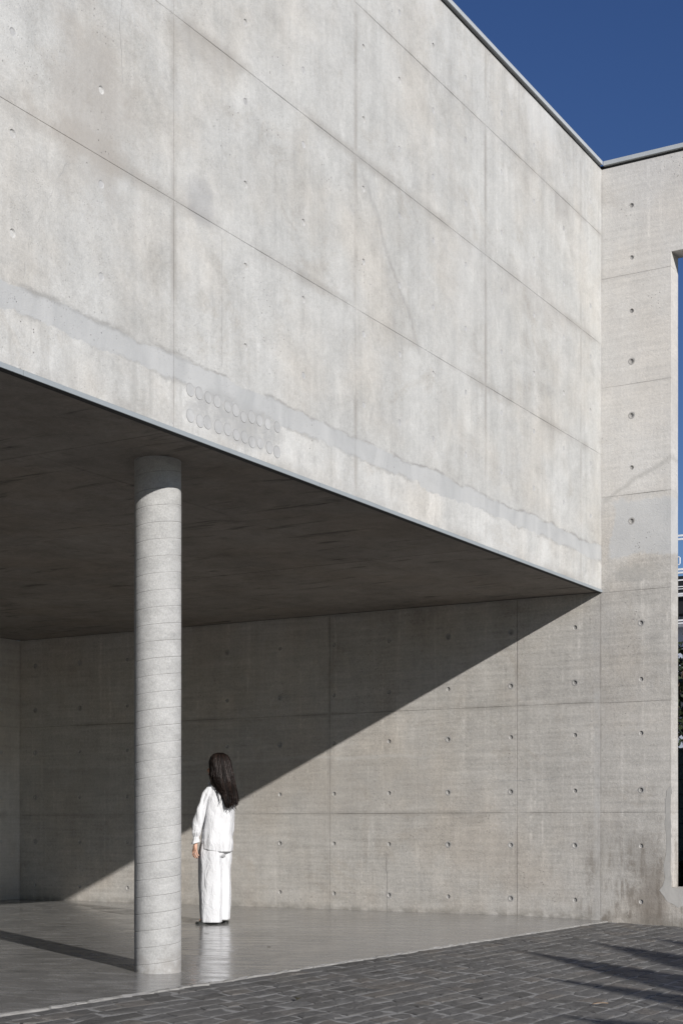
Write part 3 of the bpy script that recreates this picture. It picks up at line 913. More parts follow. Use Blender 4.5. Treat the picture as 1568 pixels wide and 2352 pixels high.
# ---------------------------------------------------------------- round column with spiral form seam
def column():
    cx, cy, r, pitch = -6.683, 0.544, 0.1533, 0.110
    N = 72
    prof = [(0.0, -0.0018), (0.026, -0.0018), (0.034, 0.0), (0.05, 0.0), (0.35, 0.0001), (0.65, 0.0001), (0.95, 0.0), (0.99, 0.0)]
    V, F = [], []
    turns = int(3.6 / pitch) + 1
    steps = turns * N
    m = len(prof)
    def vert(k, q):
        th = 2*math.pi*k/N
        z = -0.12 + pitch*(k/N) + prof[q][0]*pitch
        rad = r + prof[q][1] + 0.0012 * (noise.noise(Vector((math.cos(th)*3, math.sin(th)*3, z*4))))
        return (cx + rad*math.cos(th), cy + rad*math.sin(th), z)
    for k in range(steps + 1):
        for q in range(m): V.append(vert(k, q))
    for k in range(steps):
        for q in range(m - 1):
            a = k*m + q
            F.append((a, a+m, a+m+1, a+1))
        if k + N <= steps:
            a = k*m + m - 1; b = (k+N)*m
            F.append((a, a+m, b+m if k+N+1 <= steps else b, b))
    F = [f for f in F if len(set(f)) == 4]
    o = obj('column', V, F, M_COL, None, True)
    o.data.materials.append(M_SEAM)
    for p in o.data.polygons:
        if all(i % m in (0, 1) for i in p.vertices): p.material_index = 1
    return o
tag(column(), 'round pale concrete column with a spiral form seam, rising from the polished floor', 'column')

# ---------------------------------------------------------------- person
def person():
    S = 0.9825
    yaw = -math.atan2(FWD.x, FWD.y)
    root = thing('person', 'person with long dark hair in loose white shirt and trousers, back turned', 'person', (-2.726, 2.881, 0.0), yaw)
    def sv(p): return (p[0]*S, p[1]*S, p[2]*S)
    def fold(p, amp, sx_=14, sz=3.0, seed=0.0):
        q = Vector((p[0]*sx_ + seed, p[1]*sx_, p[2]*sz))
        return amp * (noise.noise(q) + 0.5*noise.noise(q*2.1))
    def cloth_ring(poly, z, amp, cut=2, sub_=3, sx_=14, sz=3.0, seed=0.0):
        P = [Vector(p) for p in poly]
        for _ in range(cut):
            Q = []
            for i in range(len(P)):
                a, b = P[i], P[(i+1) % len(P)]
                Q += [a*0.75 + b*0.25, a*0.25 + b*0.75]
            P = Q
        c = sum(P, Vector((0, 0))) / len(P)
        out = []
        for p in P:
            d = (p - c); L = d.length or 1
            k = fold((p.x, p.y, z), amp, sx_, sz, seed)
            p2 = p + d / L * k
            out.append((p2.x, p2.y, z))
        return out
    def lerp_polys(keys, z):
        for (z0, p0), (z1, p1) in zip(keys[:-1], keys[1:]):
            if z0 <= z <= z1:
                t = (z - z0)/(z1 - z0); t = t*t*(3-2*t)*0.5 + t*0.5
                return [(a[0]*(1-t) + b[0]*t, a[1]*(1-t) + b[1]*t) for a, b in zip(p0, p1)]
        return keys[-1][1]
    def loft_cloth(mb, keys, n, amp, **kw):
        z0, z1 = keys[0][0], keys[-1][0]
        rings = []
        for i in range(n+1):
            z = z0 + (z1-z0)*i/n
            rings.append([sv(p) for p in cloth_ring(lerp_polys(keys, z), z, amp, **kw)])
        mb.loft(rings)
    # --- trousers: near (left) leg, far (right) leg, seat
    tr = MB()
    def octo(fn, bn, bf, ff):        # four corners -> eight points so the seams stay crisp
        c = [Vector(fn), Vector(bn), Vector(bf), Vector(ff)]
        out = []
        for i in range(4):
            a, b = c[i], c[(i+1) % 4]
            out += [tuple(a*0.92 + b*0.08), tuple(a*0.5 + b*0.5), tuple(a*0.08 + b*0.92)]
        cc = sum(c, Vector((0, 0)))/4
        # belly the sides out slightly
        res = []
        for i, p in enumerate(out):
            p = Vector(p)
            if i % 3 == 1:
                d = (p - cc); p = p + d.normalized()*0.016
            res.append((p.x, p.y))
        return res
    nearleg = [(0.022, octo((-0.126, -0.125), (0.040, -0.150), (0.045, 0.02), (-0.160, 0.03))),
               (0.16, octo((-0.131, -0.125), (0.042, -0.150), (0.045, 0.02), (-0.176, 0.03))),
               (0.34, octo((-0.133, -0.125), (0.043, -0.150), (0.05, 0.02), (-0.180, 0.03))),
               (0.52, octo((-0.134, -0.125), (0.044, -0.155), (0.05, 0.02), (-0.188, 0.03))),
               (0.70, octo((-0.137, -0.120), (0.040, -0.160), (0.05, 0.03), (-0.185, 0.04))),
               (0.86, octo((-0.11, -0.11), (0.030, -0.150), (0.05, 0.03), (-0.14, 0.04)))]
    loft_cloth(tr, nearleg, 60, 0.009, cut=2, sx_=16, sz=3.5, seed=3.0)
    farleg = [(0.04, octo((-0.09, 0.03), (0.112, -0.015), (0.110, 0.17), (-0.09, 0.20))),
              (0.16, octo((-0.09, 0.03), (0.124, -0.015), (0.118, 0.17), (-0.09, 0.20))),
              (0.34, octo((-0.09, 0.02), (0.131, -0.02), (0.12, 0.17), (-0.09, 0.20))),
              (0.52, octo((-0.09, 0.01), (0.123, -0.03), (0.12, 0.17), (-0.09, 0.20))),
              (0.66, octo((-0.09, 0.0), (0.138, -0.06), (0.13, 0.16), (-0.09, 0.19))),
              (0.86, octo((-0.09, -0.02), (0.135, -0.08), (0.12, 0.13), (-0.09, 0.17)))]
    loft_cloth(tr, farleg, 60, 0.009, cut=2, sx_=15, sz=3.5, seed=9.0)
    seat = [(0.66, octo((-0.10, -0.10), (0.05, -0.14), (0.12, 0.08), (-0.11, 0.12))),
            (0.74, octo((-0.125, -0.11), (0.12, -0.14), (0.12, 0.11), (-0.13, 0.14))),
            (0.98, octo((-0.105, -0.10), (0.125, -0.12), (0.115, 0.10), (-0.11, 0.12)))]
    loft_cloth(tr, seat, 14, 0.004)
    tr.build('trousers', M_CLOTH, root, True)
    # --- shirt: torso and left sleeve with cuff
    sh = MB()
    def oval(x0, x1, y0, y1, n=14, pw=2.5, rot=0.0):
        cx_, cy_ = (x0+x1)/2, (y0+y1)/2; a, b = (x1-x0)/2, (y1-y0)/2
        out = []
        for k in range(n):
            t = 2*math.pi*k/n - math.pi*0.75
            c_, s_ = math.cos(t), math.sin(t)
            out.append((cx_ + a*math.copysign(abs(c_)**(2/pw), c_), cy_ + b*math.copysign(abs(s_)**(2/pw), s_)))
        return out
    torso = [(0.712, oval(-0.150, 0.157, -0.165, 0.14)), (0.80, oval(-0.147, 0.166, -0.168, 0.14)), (0.87, oval(-0.140, 0.152, -0.162, 0.13)),
             (0.965, oval(-0.128, 0.160, -0.160, 0.13)), (1.08, oval(-0.118, 0.170, -0.160, 0.13)), (1.18, oval(-0.110, 0.175, -0.155, 0.125)),
             (1.27, oval(-0.108, 0.173, -0.140, 0.12)), (1.325, oval(-0.104, 0.165, -0.115, 0.11)), (1.365, oval(-0.085, 0.145, -0.085, 0.09)),
             (1.395, oval(-0.040, 0.115, -0.060, 0.06)), (1.41, oval(-0.025, 0.09, -0.05, 0.05))]
    rings = []
    n = 64
    for i in range(n+1):
        z = 0.712 + (1.41-0.712)*i/n
        rg = cloth_ring(lerp_polys(torso, z), z, 0.020 if z < 1.25 else 0.007, cut=2, sx_=12, sz=2.6, seed=1.0)
        rg2 = []
        for p in rg:                      # the hem climbs towards the front-left
            k = max(0.0, (0.80 - p[2]) / 0.09); k = min(k, 1.0)
            lift = 0.035 * max(0.0, -(p[0] - 0.03) / 0.18) * k
            rg2.append(sv((p[0], p[1], p[2] + lift)))
        rings.append(rg2)
    sh.loft(rings)
    path = [(-0.060, -0.055, 1.345), (-0.085, -0.075, 1.29), (-0.115, -0.095, 1.21), (-0.138, -0.108, 1.12), (-0.160, -0.115, 1.03),
            (-0.176, -0.118, 0.95), (-0.184, -0.118, 0.895), (-0.187, -0.118, 0.862), (-0.190, -0.118, 0.845), (-0.193, -0.118, 0.815), (-0.195, -0.118, 0.795)]
    rad = [0.045, 0.050, 0.047, 0.048, 0.053, 0.055, 0.051, 0.033, 0.030, 0.044, 0.047]
    rings = []
    nn = 60
    for i in range(nn+1):
        t = i/nn*(len(path)-1); k = min(int(t), len(path)-2); f = t - k
        c = Vector(path[k]).lerp(Vector(path[k+1]), f); r_ = rad[k]*(1-f) + rad[k+1]*f
        ring_ = []
        for j in range(36):
            th = 2*math.pi*j/36
            gath = 0.008*math.sin(th*9 + 1.3*math.sin(t))*max(0, (t-4.2)/4 if t < 8 else 0.1) + 0.0038*math.sin(th*5 + t*0.5)*max(0, 1 - abs(t-1.2)/2.2)
            rr_ = r_ + gath + fold((c.x + math.cos(th)*0.05, c.y + math.sin(th)*0.05, c.z), 0.017, 13, 5, 5.0)*(1 if t < 7.6 else 0.25)
            tilt = -0.3*(math.cos(th)*r_) * (1 if t > 7 else 0)
            ring_.append(sv((c.x + math.cos(th)*rr_*0.92, c.y + math.sin(th)*rr_*1.1, c.z - tilt*0.9)))
        rings.append(ring_)
    sh.loft([list(r_) for r_ in rings])
    # right sleeve, mostly hidden beyond the body
    rpath = [(0.115, 0.02, 1.33), (0.130, 0.065, 1.22), (0.125, 0.10, 1.05), (0.12, 0.13, 0.92), (0.105, 0.15, 0.83)]
    sh.tube([sv(p) for p in rpath], [0.05*S, 0.048*S, 0.045*S, 0.042*S, 0.036*S], 14)
    # stand-up collar and front ruffle seen at the left shoulder
    for cxx, czz in ((-0.085, 1.405), (-0.068, 1.415), (-0.05, 1.41)):
        sh.tube([sv((cxx + 0.02, -0.01, czz - 0.05)), sv((cxx + 0.008, -0.005, czz - 0.02)), sv((cxx, 0.0, czz - 0.004))], [0.012, 0.008, 0.002], 6)
    sh.build('shirt', M_CLOTH, root, True)
    # --- body: one skin grown over a skeleton
    J = {}; E_ = []; RAD = {}
    verts = []
    def jn(name, p, r_, parent=None):
        J[name] = len(verts); verts.append(Vector(sv(p))); RAD[len(verts)-1] = r_
        if parent: E_.append((J[parent], J[name]))
    jn('pelvis', (0.0, 0.0, 0.93), 0.085)
    jn('waist', (0.02, 0.0, 1.06), 0.075, 'pelvis'); jn('chest', (0.035, 0.0, 1.24), 0.085, 'waist')
    jn('neck0', (0.035, 0.0, 1.37), 0.048, 'chest'); jn('neck1', (0.028, 0.0, 1.44), 0.043, 'neck0')
    jn('skull', (0.022, 0.0, 1.535), 0.072, 'neck1'); jn('crown', (0.028, 0.0, 1.605), 0.062, 'skull')
    jn('face', (-0.046, 0.022, 1.505), 0.052, 'skull'); jn('nose', (-0.100, 0.040, 1.512), 0.012, 'face')
    jn('lsh', (-0.055, -0.045, 1.32), 0.034, 'chest'); jn('lmid', (-0.112, -0.090, 1.20), 0.028, 'lsh'); jn('lel', (-0.152, -0.113, 1.06), 0.024, 'lmid'); jn('lwr', (-0.193, -0.118, 0.800), 0.0185, 'lel')
    jn('palm', (-0.198, -0.120, 0.750), 0.022, 'lwr')
    fingers = {'index': ((-0.214, -0.112, 0.722), (-0.222, -0.112, 0.690), (-0.214, -0.113, 0.668), (-0.203, -0.114, 0.655)),
               'middle': ((-0.206, -0.122, 0.716), (-0.208, -0.124, 0.683), (-0.198, -0.125, 0.660), (-0.184, -0.125, 0.648)),
               'ring': ((-0.194, -0.132, 0.716), (-0.192, -0.136, 0.684), (-0.182, -0.137, 0.664), (-0.168, -0.136, 0.655)),
               'little': ((-0.182, -0.139, 0.720), (-0.176, -0.144, 0.696), (-0.168, -0.145, 0.680), (-0.158, -0.144, 0.673)),
               'thumb': ((-0.214, -0.098, 0.745), (-0.224, -0.088, 0.722), (-0.224, -0.084, 0.700))}
    for fn, pts in fingers.items():
        prev = 'palm'
        for k, p in enumerate(pts):
            jn(fn + str(k), p, 0.0092 - 0.0012*k if fn != 'little' else 0.008 - 0.001*k, prev); prev = fn + str(k)
    jn('rsh', (0.105, 0.045, 1.30), 0.030, 'chest'); jn('rel', (0.122, 0.10, 1.06), 0.024, 'rsh'); jn('rwr', (0.105, 0.15, 0.81), 0.019, 'rel')
    jn('rpalm', (0.10, 0.155, 0.75), 0.022, 'rwr')
    for k, (ox, oy) in enumerate(((-0.018, 0.012), (-0.006, 0.004), (0.006, -0.004), (0.017, -0.012))):
        jn('rf%da' % k, (0.10+ox, 0.155+oy, 0.705), 0.009, 'rpalm'); jn('rf%db' % k, (0.095+ox, 0.157+oy, 0.665), 0.0075, 'rf%da' % k)
    jn('rta', (0.082, 0.165, 0.735), 0.0095, 'rpalm'); jn('rtb', (0.075, 0.168, 0.70), 0.008, 'rta')
    jn('lhip', (-0.045, -0.04, 0.86), 0.07, 'pelvis'); jn('lkn', (-0.055, -0.055, 0.47), 0.046, 'lhip'); jn('lan', (-0.005, -0.06, 0.085), 0.031, 'lkn')
    jn('lball', (-0.115, -0.065, 0.042), 0.027, 'lan'); jn('ltoe', (-0.165, -0.068, 0.036), 0.018, 'lball')
    jn('rhip', (0.045, 0.05, 0.86), 0.07, 'pelvis'); jn('rkn', (0.03, 0.08, 0.47), 0.046, 'rhip'); jn('ran', (0.062, 0.10, 0.075), 0.031, 'rkn')
    jn('rheel', (0.082, 0.095, 0.045), 0.027, 'ran')
    jn('rball', (-0.035, 0.16, 0.042), 0.027, 'ran'); jn('rtoe', (-0.08, 0.185, 0.036), 0.018, 'rball')
    me = bpy.data.meshes.new('body')
    me.from_pydata([tuple(v) for v in verts], E_, [])
    body = link(bpy.data.objects.new('body', me), root)
    sk = body.modifiers.new('skin', 'SKIN')
    me.skin_vertices.new() if not me.skin_vertices else None
    for i, v in enumerate(me.skin_vertices[0].data):
        v.radius = (RAD[i], RAD[i]); v.use_root = (i == 0)
    sb = body.modifiers.new('subdivision', 'SUBSURF'); sb.levels = 2; sb.render_levels = 2
    me.materials.append(M_SKIN)
    dg = bpy.context.evaluated_depsgraph_get()
    nm = bpy.data.meshes.new_from_object(body.evaluated_get(dg))
    body.modifiers.clear(); body.data = nm
    if not nm.materials: nm.materials.append(M_SKIN)
    for p in nm.polygons: p.use_smooth = True
    # eyes, lips
    for ex, ey in ((-0.083, 0.030), (-0.058, 0.078)):
        e = MB(); rings = []
        for a_ in range(1, 6):
            ph = math.pi*a_/6 
            rings.append([sv((ex + 0.009*math.sin(ph)*math.cos(t), ey + 0.009*math.sin(ph)*math.sin(t), 1.532 + 0.009*math.cos(ph))) for t in [2*math.pi*q/10 for q in range(10)]])
        e.loft(list(reversed(rings))).build('eye', M_WHITE, root, True)
    MB().tube([sv((-0.076, 0.030, 1.472)), sv((-0.084, 0.050, 1.472)), sv((-0.072, 0.068, 1.472))], [0.003, 0.006, 0.003], 6).build('lips', plain('lips', (0.40, 0.14, 0.12), 0.5), root, True)
    # finger ring, dark nails
    MB().tube([sv((-0.208, -0.124, 0.694)), sv((-0.208, -0.1245, 0.689))], [0.0098, 0.0098], 10).build('finger_ring', M_SILVER, root, True)
    nails = MB()
    for fn in ('index', 'middle', 'ring', 'little'):
        q = Vector(sv(fingers[fn][-1])); nails.tube([q + Vector((0.002, -0.004, 0.001)), q + Vector((0.008, -0.005, -0.003))], [0.0048, 0.003], 6)
    nails.build('nails', plain('nail_polish', (0.05, 0.008, 0.01), 0.3), root, True)
    # --- sandals
    def sandal(heel, toe, name='sandal'):
        h = Vector(heel); t = Vector(toe); d = (t - h); L = d.length; d.normalize(); s_ = Vector((-d.y, d.x))
        prof = [(0, .018), (.04, .030), (.15, .034), (.35, .031), (.55, .035), (.72, .043), (.86, .041), (.96, .027), (1.0, .012)]
        ring_ = [h + d*L*u + s_*w for u, w in prof] + [h + d*L*u - s_*w for u, w in reversed(prof)]
        m = MB()
        m.loft([[(p.x, p.y, 0.001) for p in ring_], [(p.x, p.y, 0.022) for p in ring_], [((h + (p - h)*0.985).x, (h + (p - h)*0.985).y, 0.025) for p in ring_]])
        so = m.build(name, M_SOLE, root)
        st = MB()
        for u0, u1, hz in ((0.60, 0.80, 0.062),):
            rings = []
            for u, dz in ((u0, -0.006), (u0 + 0.02, 0.0), (u1 - 0.02, -0.004), (u1, -0.010)):
                row_ = []
                for k in range(9):
                    a_ = math.pi*k/8
                    c = h + d*L*u + s_*math.cos(a_)*0.043
                    row_.append((c.x, c.y, 0.018 + math.sin(a_)*(hz - 0.018 + dz)))
                for k in reversed(range(9)):
                    a_ = math.pi*k/8
                    c = h + d*L*u + s_*math.cos(a_)*0.037
                    row_.append((c.x, c.y, 0.018 + math.sin(a_)*(hz - 0.026 + dz)))
                rings.append(row_)
            st.loft(rings)
        st.build('strap', M_SOLE, so, True)
        return so
    sandal((0.045, -0.062), (-0.195, -0.072))
    sandal((0.100, 0.092), (-0.105, 0.215))
    # --- hair: a volume with combed strands lying on it
    prof = [(1.684, .015, .045, -.02, .02), (1.672, -.025, .085, -.055, .055), (1.645, -.05, .112, -.08, .08), (1.594, -.068, .137, -.10, .09), (1.52, -.060, .152, -.112, .085),
            (1.46, -.058, .166, -.118, .07), (1.40, -.052, .180, -.128, .055), (1.34, -.022, .190, -.148, .03), (1.28, .006, .200, -.170, -.02), (1.22, .034, .206, -.182, -.06), (1.18, .046, .205, -.186, -.08), (1.15, .062, .185, -.184, -.09), (1.135, .090, .155, -.176, -.11)]
    def hp(z, th):
        for p0, p1 in zip(prof[:-1], prof[1:]):
            if p1[0] <= z <= p0[0]:
                t = (p0[0]-z)/(p0[0]-p1[0]); q = [a*(1-t) + b*t for a, b in zip(p0, p1)]; break
        else: q = prof[0] if z > prof[0][0] else prof[-1]
        cx_, cy_, a, b = (q[1]+q[2])/2, (q[3]+q[4])/2, (q[2]-q[1])/2, (q[4]-q[3])/2
        return Vector((cx_ + a*math.cos(th), cy_ + b*math.sin(th), z)), Vector((math.cos(th), math.sin(th), 0))
    hm = MB()
    zs = [1.684 - (1.684-1.135)*((i/40)**1.0) for i in range(41)]
    rings = []
    for z in zs:
        rg = []
        for j in range(40):
            th = 2*math.pi*j/40
            p, nrm = hp(z, th)
            p = p - nrm*(0.007 + 0.03*max(0, (1.30 - z)/0.165)) + nrm*0.004*noise.noise(Vector((th*5, z*3, 1.0)))
            rg.append(sv(p))
        rings.append(rg)
    hm.loft(list(reversed(rings)))
    hr = random.Random(21)
    for k in range(520):
        th = hr.uniform(-math.pi*1.08, math.pi*0.12) if k < 470 else hr.uniform(0, 2*math.pi)
        wob = hr.uniform(0, 6); am = hr.uniform(0.02, 0.09); fr = hr.uniform(3, 6.5)
        ztop = 1.683 - abs(hr.gauss(0, 0.012))
        side = abs(math.cos(th))
        zend = 1.135 + 0.10*side**2*hr.random() + abs(hr.gauss(0, 0.028))
        dep = hr.uniform(-.006, .006); thick = hr.uniform(0.4, 0.95)
        left = math.cos(th) < -0.35
        if left: zend = hr.uniform(1.27, 1.42)
        flare = hr.uniform(0.0, 0.022) * (1 if hr.random() < 0.5 else 0.2)
        pts, rad_ = [], []
        n_ = 22
        for i in range(n_+1):
            t = i/n_
            z = ztop + (zend-ztop)*t
            q = th + am*math.sin(wob + t*fr)*(0.15 + t*t*1.4)
            p, nrm = hp(max(z, 1.1355), q)
            p = p + nrm*(dep + flare*max(0, t-0.6)*2.5 + 0.004*math.sin(wob*2 + t*fr*1.7)*t)
            if left and t > 0.75: p = p + Vector((0.05*(t-.75)/.25*hr.uniform(.3, 1), -0.025*(t-.75)/.25, 0))
            pts.append(sv(p)); rad_.append((0.0052*(1-0.85*t*t) + 0.0004)*thick if 0 < i else 0.002)
        hm.tube(pts, rad_, 5)
    # loose ends: flick at the right, wisps at the left shoulder
    wisps = [[(.188, -.16, 1.23), (.205, -.165, 1.19), (.222, -.165, 1.172), (.236, -.165, 1.178)], [(.185, -.17, 1.21), (.20, -.172, 1.172), (.213, -.17, 1.165)],
             [(-.05, -.10, 1.43), (-.035, -.118, 1.37), (-.02, -.125, 1.335), (-.025, -.128, 1.31)], [(-.04, -.11, 1.42), (-.02, -.125, 1.36), (-.008, -.13, 1.33), (-.016, -.132, 1.31)],
             [(.0, -.14, 1.34), (.02, -.155, 1.27), (.035, -.165, 1.22), (.03, -.167, 1.20)], [(.01, -.145, 1.32), (.035, -.165, 1.25), (.045, -.172, 1.19), (.03, -.172, 1.17)]]
    for k in range(26):
        x0 = hr.uniform(.05, .20); z0 = hr.uniform(1.18, 1.28); dx = hr.uniform(-.03, .035); y0_ = -0.175 - hr.uniform(0, .02)
        wisps.append([(x0, y0_, z0), (x0 + dx*.3, y0_ - .004, z0 - .035), (x0 + dx*.8, y0_ - .006, z0 - .065), (x0 + dx*1.5, y0_ - .004, z0 - .085)])
    for w in wisps: hm.tube([sv(p) for p in w], [0.0032, 0.003, 0.002, 0.0008][:len(w)], 5)
    hm.build('hair', M_HAIR, root, True)
    return root
person()

# ---------------------------------------------------------------- small litter
def leaf_bit(x, y, z, L, W, rz, curl, mat, name, label):
    V, F = [], []
    n = 6
    for i in range(n+1):
        t = i/n; w = W*math.sin(math.pi*min(0.98, t*0.92 + 0.06))
        zz = curl*math.sin(math.pi*t)
        for s_ in (-1, 0, 1): V.append((L*(t-0.5), s_*w, zz + abs(s_)*curl*0.6))
    for i in range(n):
        for j in range(2):
            a = i*3 + j; F.append((a, a+3, a+4, a+1))
    o = obj(name, V, F, mat, None, True)
    o.location = (x, y, z); o.rotation_euler = (0, 0, rz)
    sm = o.modifiers.new('thickness', 'SOLIDIFY'); sm.thickness = 0.0012
    return tag(o, label, 'leaf', 'dry leaves on the ground')
leaf_bit(-6.24, -2.35, zp(-2.35) + 0.014, 0.11, 0.022, R(-35), 0.006, M_DRY, 'dry_leaf', 'pale pinkish dry leaf lying on the dark paving near the long tree shadow')
leaf_bit(-7.26, -0.91, zp(-0.91) + 0.014, 0.05, 0.02, R(20), 0.009, M_DRYD, 'dry_leaf', 'small curled dark leaf on the paving in front of the column')
leaf_bit(-4.77, 0.93, 0.002, 0.03, 0.010, R(-60), 0.0015, M_DRYD, 'dry_leaf', 'tiny dark leaf alone on the polished floor between person and paving')
leaf_bit(-3.85, 2.19, 0.003, 0.05, 0.007, R(-58), 0.0015, M_DRYD, 'dry_leaf', 'thin dark leaf on the floor within the white reflection of the person')

# ---------------------------------------------------------------- beyond the opening
bwall = thing('block_wall', 'dark green painted block wall beyond the tall opening', 'wall', (5.0, 0.0, -0.3))
MB().box(0.02, 0.19, -5.0, 6.0, 0.0, 2.255).build('wall_core', M_DARK, bwall)
zc = 0.32
blk = None
for c in range(10):
    yb = -1.6 + (0.2 if c % 2 else 0.0)
    for q in range(8):
        if blk is None:
            blk = MB().box(-0.0, 0.15, 0.005, 0.394, 0.004, 0.192)
            b0 = blk.build('block', M_BLOCK, bwall); bo = b0
        else:
            bo = b0.copy(); COL.objects.link(bo); bo.parent = bwall
        bo.location = (random.uniform(-.004, .004), yb + 0.4*q, zc - 0.02 + 0.196*c)
MB().box(-0.01, 0.2, -5.0, 6.0, 2.256, 2.29).build('wall_cap', M_BLOCK, bwall)

nb = thing('neighbour_building', 'pale blue rendered building with black fascias seen through the opening', 'building', (18.7, 0, -0.3))
MB().box(0.0, 8.0, -1.0, 12.0, 0.0, 6.85).build('wall', M_BLUEG, nb)
MB().box(-0.5, -0.003, -1.0, 12.0, 6.02, 6.38).build('fascia', M_BLACK, nb)
MB().box(-0.55, -0.003, -1.0, 12.0, 6.47, 6.85).build('fascia', M_BLACK, nb)
MB().box(-0.4, -0.003, -1.0, 12.0, 4.11, 4.60).build('fascia', M_BLACK, nb)
for z0, z1 in ((6.74, 6.77), (6.60, 6.62), (6.55, 6.565)):
    MB().box(-0.575, -0.552, -1.0, 12.0, z0, z1).build('slat', M_WHITE, nb)
for z0, z1 in ((6.42, 6.46), (6.385, 6.41), (5.83, 5.865), (5.77, 5.80), (4.62, 4.665), (4.06, 4.10)):
    MB().box(-0.62, -0.02, -1.0, 12.0, z0, z1).build('band', M_WHITE, nb)
MB().tube([(-0.8, 4.45, 0.3), (-0.8, 5.45, 4.05)], 0.07, 8).build('strut', M_WHITE, nb)
MB().box(0.0, 0.02, 5.9, 7.0, 1.2, 3.2).build('window', M_GLASS, nb)

rail = thing('roof_railing', 'white metal railing along the roof of the pale blue building', 'railing', (18.5, 0, 6.55))
for z in (0.955, 0.875, 0.19, 0.115):
    MB().box(-0.02, 0.02, -1.0, 12.0, z, z + 0.042).build('rail', M_WHITE, rail)
for q in range(9):
    MB().box(-0.018, 0.018, -0.9 + 1.55*q + 0.0, -0.86 + 1.55*q, 0.0, 0.995).build('post', M_WHITE, rail)
lamp = thing('floodlight', 'small white floodlight box on a bracket above the roof railing', 'lamp', (18.3, 5.1, 6.55))
MB().box(-0.06, 0.06, 0.06, 0.17, 0.36, 0.50).build('lamp_body', M_WHITE, lamp)
MB().box(-0.064, -0.0605, 0.10, 0.13, 0.41, 0.45).build('lens', M_GLASS, lamp)
MB().tube([(0, 0.06, 0.46), (0, -0.02, 0.46), (0, -0.04, 0.44), (0, -0.04, 0.31), (0, -0.02, 0.285), (0, 0.2, 0.285), (0, 0.2, 0.0)], 0.012, 6).build('bracket', M_WHITE, lamp)

def foliage(name, centre, rx_, ry_, rz_, n, size, mat, parent, seed, clumps=14):
    rr = random.Random(seed)
    V, F = [], []
    cl = []
    for _ in range(clumps):
        v = Vector((rr.gauss(0, 1), rr.gauss(0, 1), rr.gauss(0, 1))).normalized() * rr.uniform(0.3, 1.0)
        cl.append((Vector((v.x*rx_, v.y*ry_, v.z*rz_)) + Vector(centre), rr.uniform(0.22, 0.42)))
    for _ in range(n):
        c, s_ = rr.choice(cl)
        p = c + Vector((rr.gauss(0, s_*rx_*.6), rr.gauss(0, s_*ry_*.6), rr.gauss(0, s_*rz_*.5)))
        d = Vector((rr.gauss(0, 1), rr.gauss(0, 1), rr.gauss(-0.3, 0.7))).normalized()
        sd_ = d.cross(Vector((rr.gauss(0, 1), rr.gauss(0, 1), 1))).normalized()
        L = size*rr.uniform(0.6, 1.3); w = L*0.28
        k = len(V)
        V += [tuple(p), tuple(p + d*L*0.5 + sd_*w), tuple(p + d*L), tuple(p + d*L*0.5 - sd_*w)]
        F.append((k, k+1, k+2, k+3))
    return obj(name, V, F, mat, parent)

tr_ = thing('tree', 'small dark leafy tree behind the green block wall, seen through the opening', 'tree', (7.9, 1.75, -0.3))
tm = MB()
tm.tube([(0, 0, 0), (0.05, 0.03, 0.9), (0.0, 0.1, 1.8), (0.08, 0.05, 2.8), (0.05, 0.0, 3.6)], [0.09, 0.075, 0.06, 0.045, 0.02], 8)
for k in range(9):
    a_ = k*2.3; z0 = 1.5 + 0.22*k
    tm.tube([(0.03, 0.06, z0), (0.35*math.cos(a_), 0.35*math.sin(a_), z0 + 0.3), (0.8*math.cos(a_), 0.8*math.sin(a_), z0 + 0.5)], [0.03, 0.02, 0.008], 5)
tm.build('trunk', M_BARK, tr_, True)
foliage('crown', (0, 0, 3.2), 1.0, 1.1, 1.25, 1500, 0.16, M_DLEAF, tr_, 5, 16)

sh_ = thing('shrub', 'dark shrub at the foot of the green block wall below the opening sill', 'shrub', (3.4, 0.15, -0.3))
foliage('foliage', (0, 0, 0.5), 0.5, 1.0, 0.45, 1300, 0.22, M_DLEAF, sh_, 8, 14)
st = MB()
for k in range(12):
    a_ = k*2.4
    st.tube([(0.05*math.cos(a_), 0.2*math.sin(a_), 0), (0.25*math.cos(a_), 0.55*math.sin(a_), 0.75)], [0.014, 0.006], 5)
st.build('stems', M_BARK, sh_)

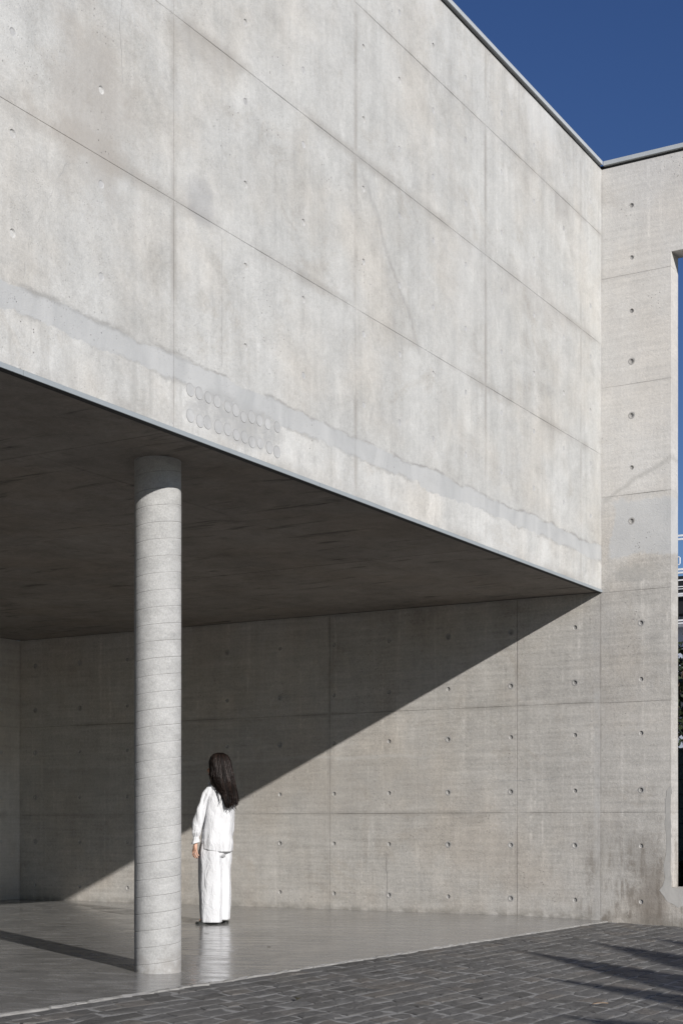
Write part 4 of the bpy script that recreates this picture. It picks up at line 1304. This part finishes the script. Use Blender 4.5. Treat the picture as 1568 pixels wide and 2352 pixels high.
# ---------------------------------------------------------------- large-leaved plant behind the camera: its leaves throw the long shadows on the paving
pl = thing('paddle_leaf_palm', 'tall fan of long upright paddle leaves standing at the courtyard edge', 'plant', (-10.8, -11.0, -0.16))
B0 = Vector((-10.8, -11.0, -0.16))
S2 = Vector((-0.507, -0.862)) / 0.4026
def caster(shx, shy, h):
    """point at height h above the paving whose shadow falls on (shx, shy)"""
    z = zp(shy)
    return Vector((shx + S2.x*h, shy + S2.y*h, z + h))
def paddle(tip, root_, w, seed, droop=0.0):
    rr = random.Random(seed)
    tip = tip - B0; root_ = root_ - B0
    mid = root_*0.5
    pts = [Vector((rr.gauss(0, .1), rr.gauss(0, .1), 0)), mid + Vector((0, 0, 0.1)), root_]
    mb = MB(); mb.tube(pts, [0.035, 0.028, 0.02], 6)
    mb.build('leaf_stalk', M_LEAF, pl, True)
    d = tip - root_; L = d.length; d.normalize()
    side = d.cross(Vector((TO_SUN.x, TO_SUN.y, TO_SUN.z))).normalized()
    nrm = side.cross(d)
    V, F = [], []
    n = 22
    for i in range(n+1):
        t = i/n
        ww = w * (math.sin(math.pi*min(1, t*0.9 + 0.1))**0.6) * (1 - t**2.2) + 0.004
        c = root_ + d*L*t + Vector((0, 0, droop*(t*t - t)))
        for s_ in (-1, -0.5, 0, 0.5, 1):
            V.append(tuple(c + side*ww*s_ + nrm*abs(s_)*ww*0.25))
    for i in range(n):
        for j in range(4):
            if rr.random() < 0.04 and j in (0, 3): continue
            a_ = i*5 + j; F.append((a_, a_+5, a_+6, a_+1))
    o = obj('leaf', V, F, M_LEAF, pl, True)
    sm = o.modifiers.new('thickness', 'SOLIDIFY'); sm.thickness = 0.003
paddle(caster(-3.35, -0.40, 5.0), caster(-6.3, -4.6, 3.2), 0.42, 1)
paddle(caster(-2.20, -0.60, 5.6), caster(-5.0, -4.1, 3.4), 0.50, 2)
paddle(caster(-1.35, -0.85, 6.0), caster(-3.9, -3.9, 3.6), 0.34, 3)
paddle(caster(-5.05, -1.35, 4.6), caster(-6.7, -4.8, 3.0), 0.36, 4)
paddle(caster(-6.75, -2.20, 4.2), caster(-7.6, -4.7, 2.9), 0.5, 5)
paddle(caster(-6.0, -2.45, 4.3), caster(-7.0, -4.9, 2.9), 0.16, 6)
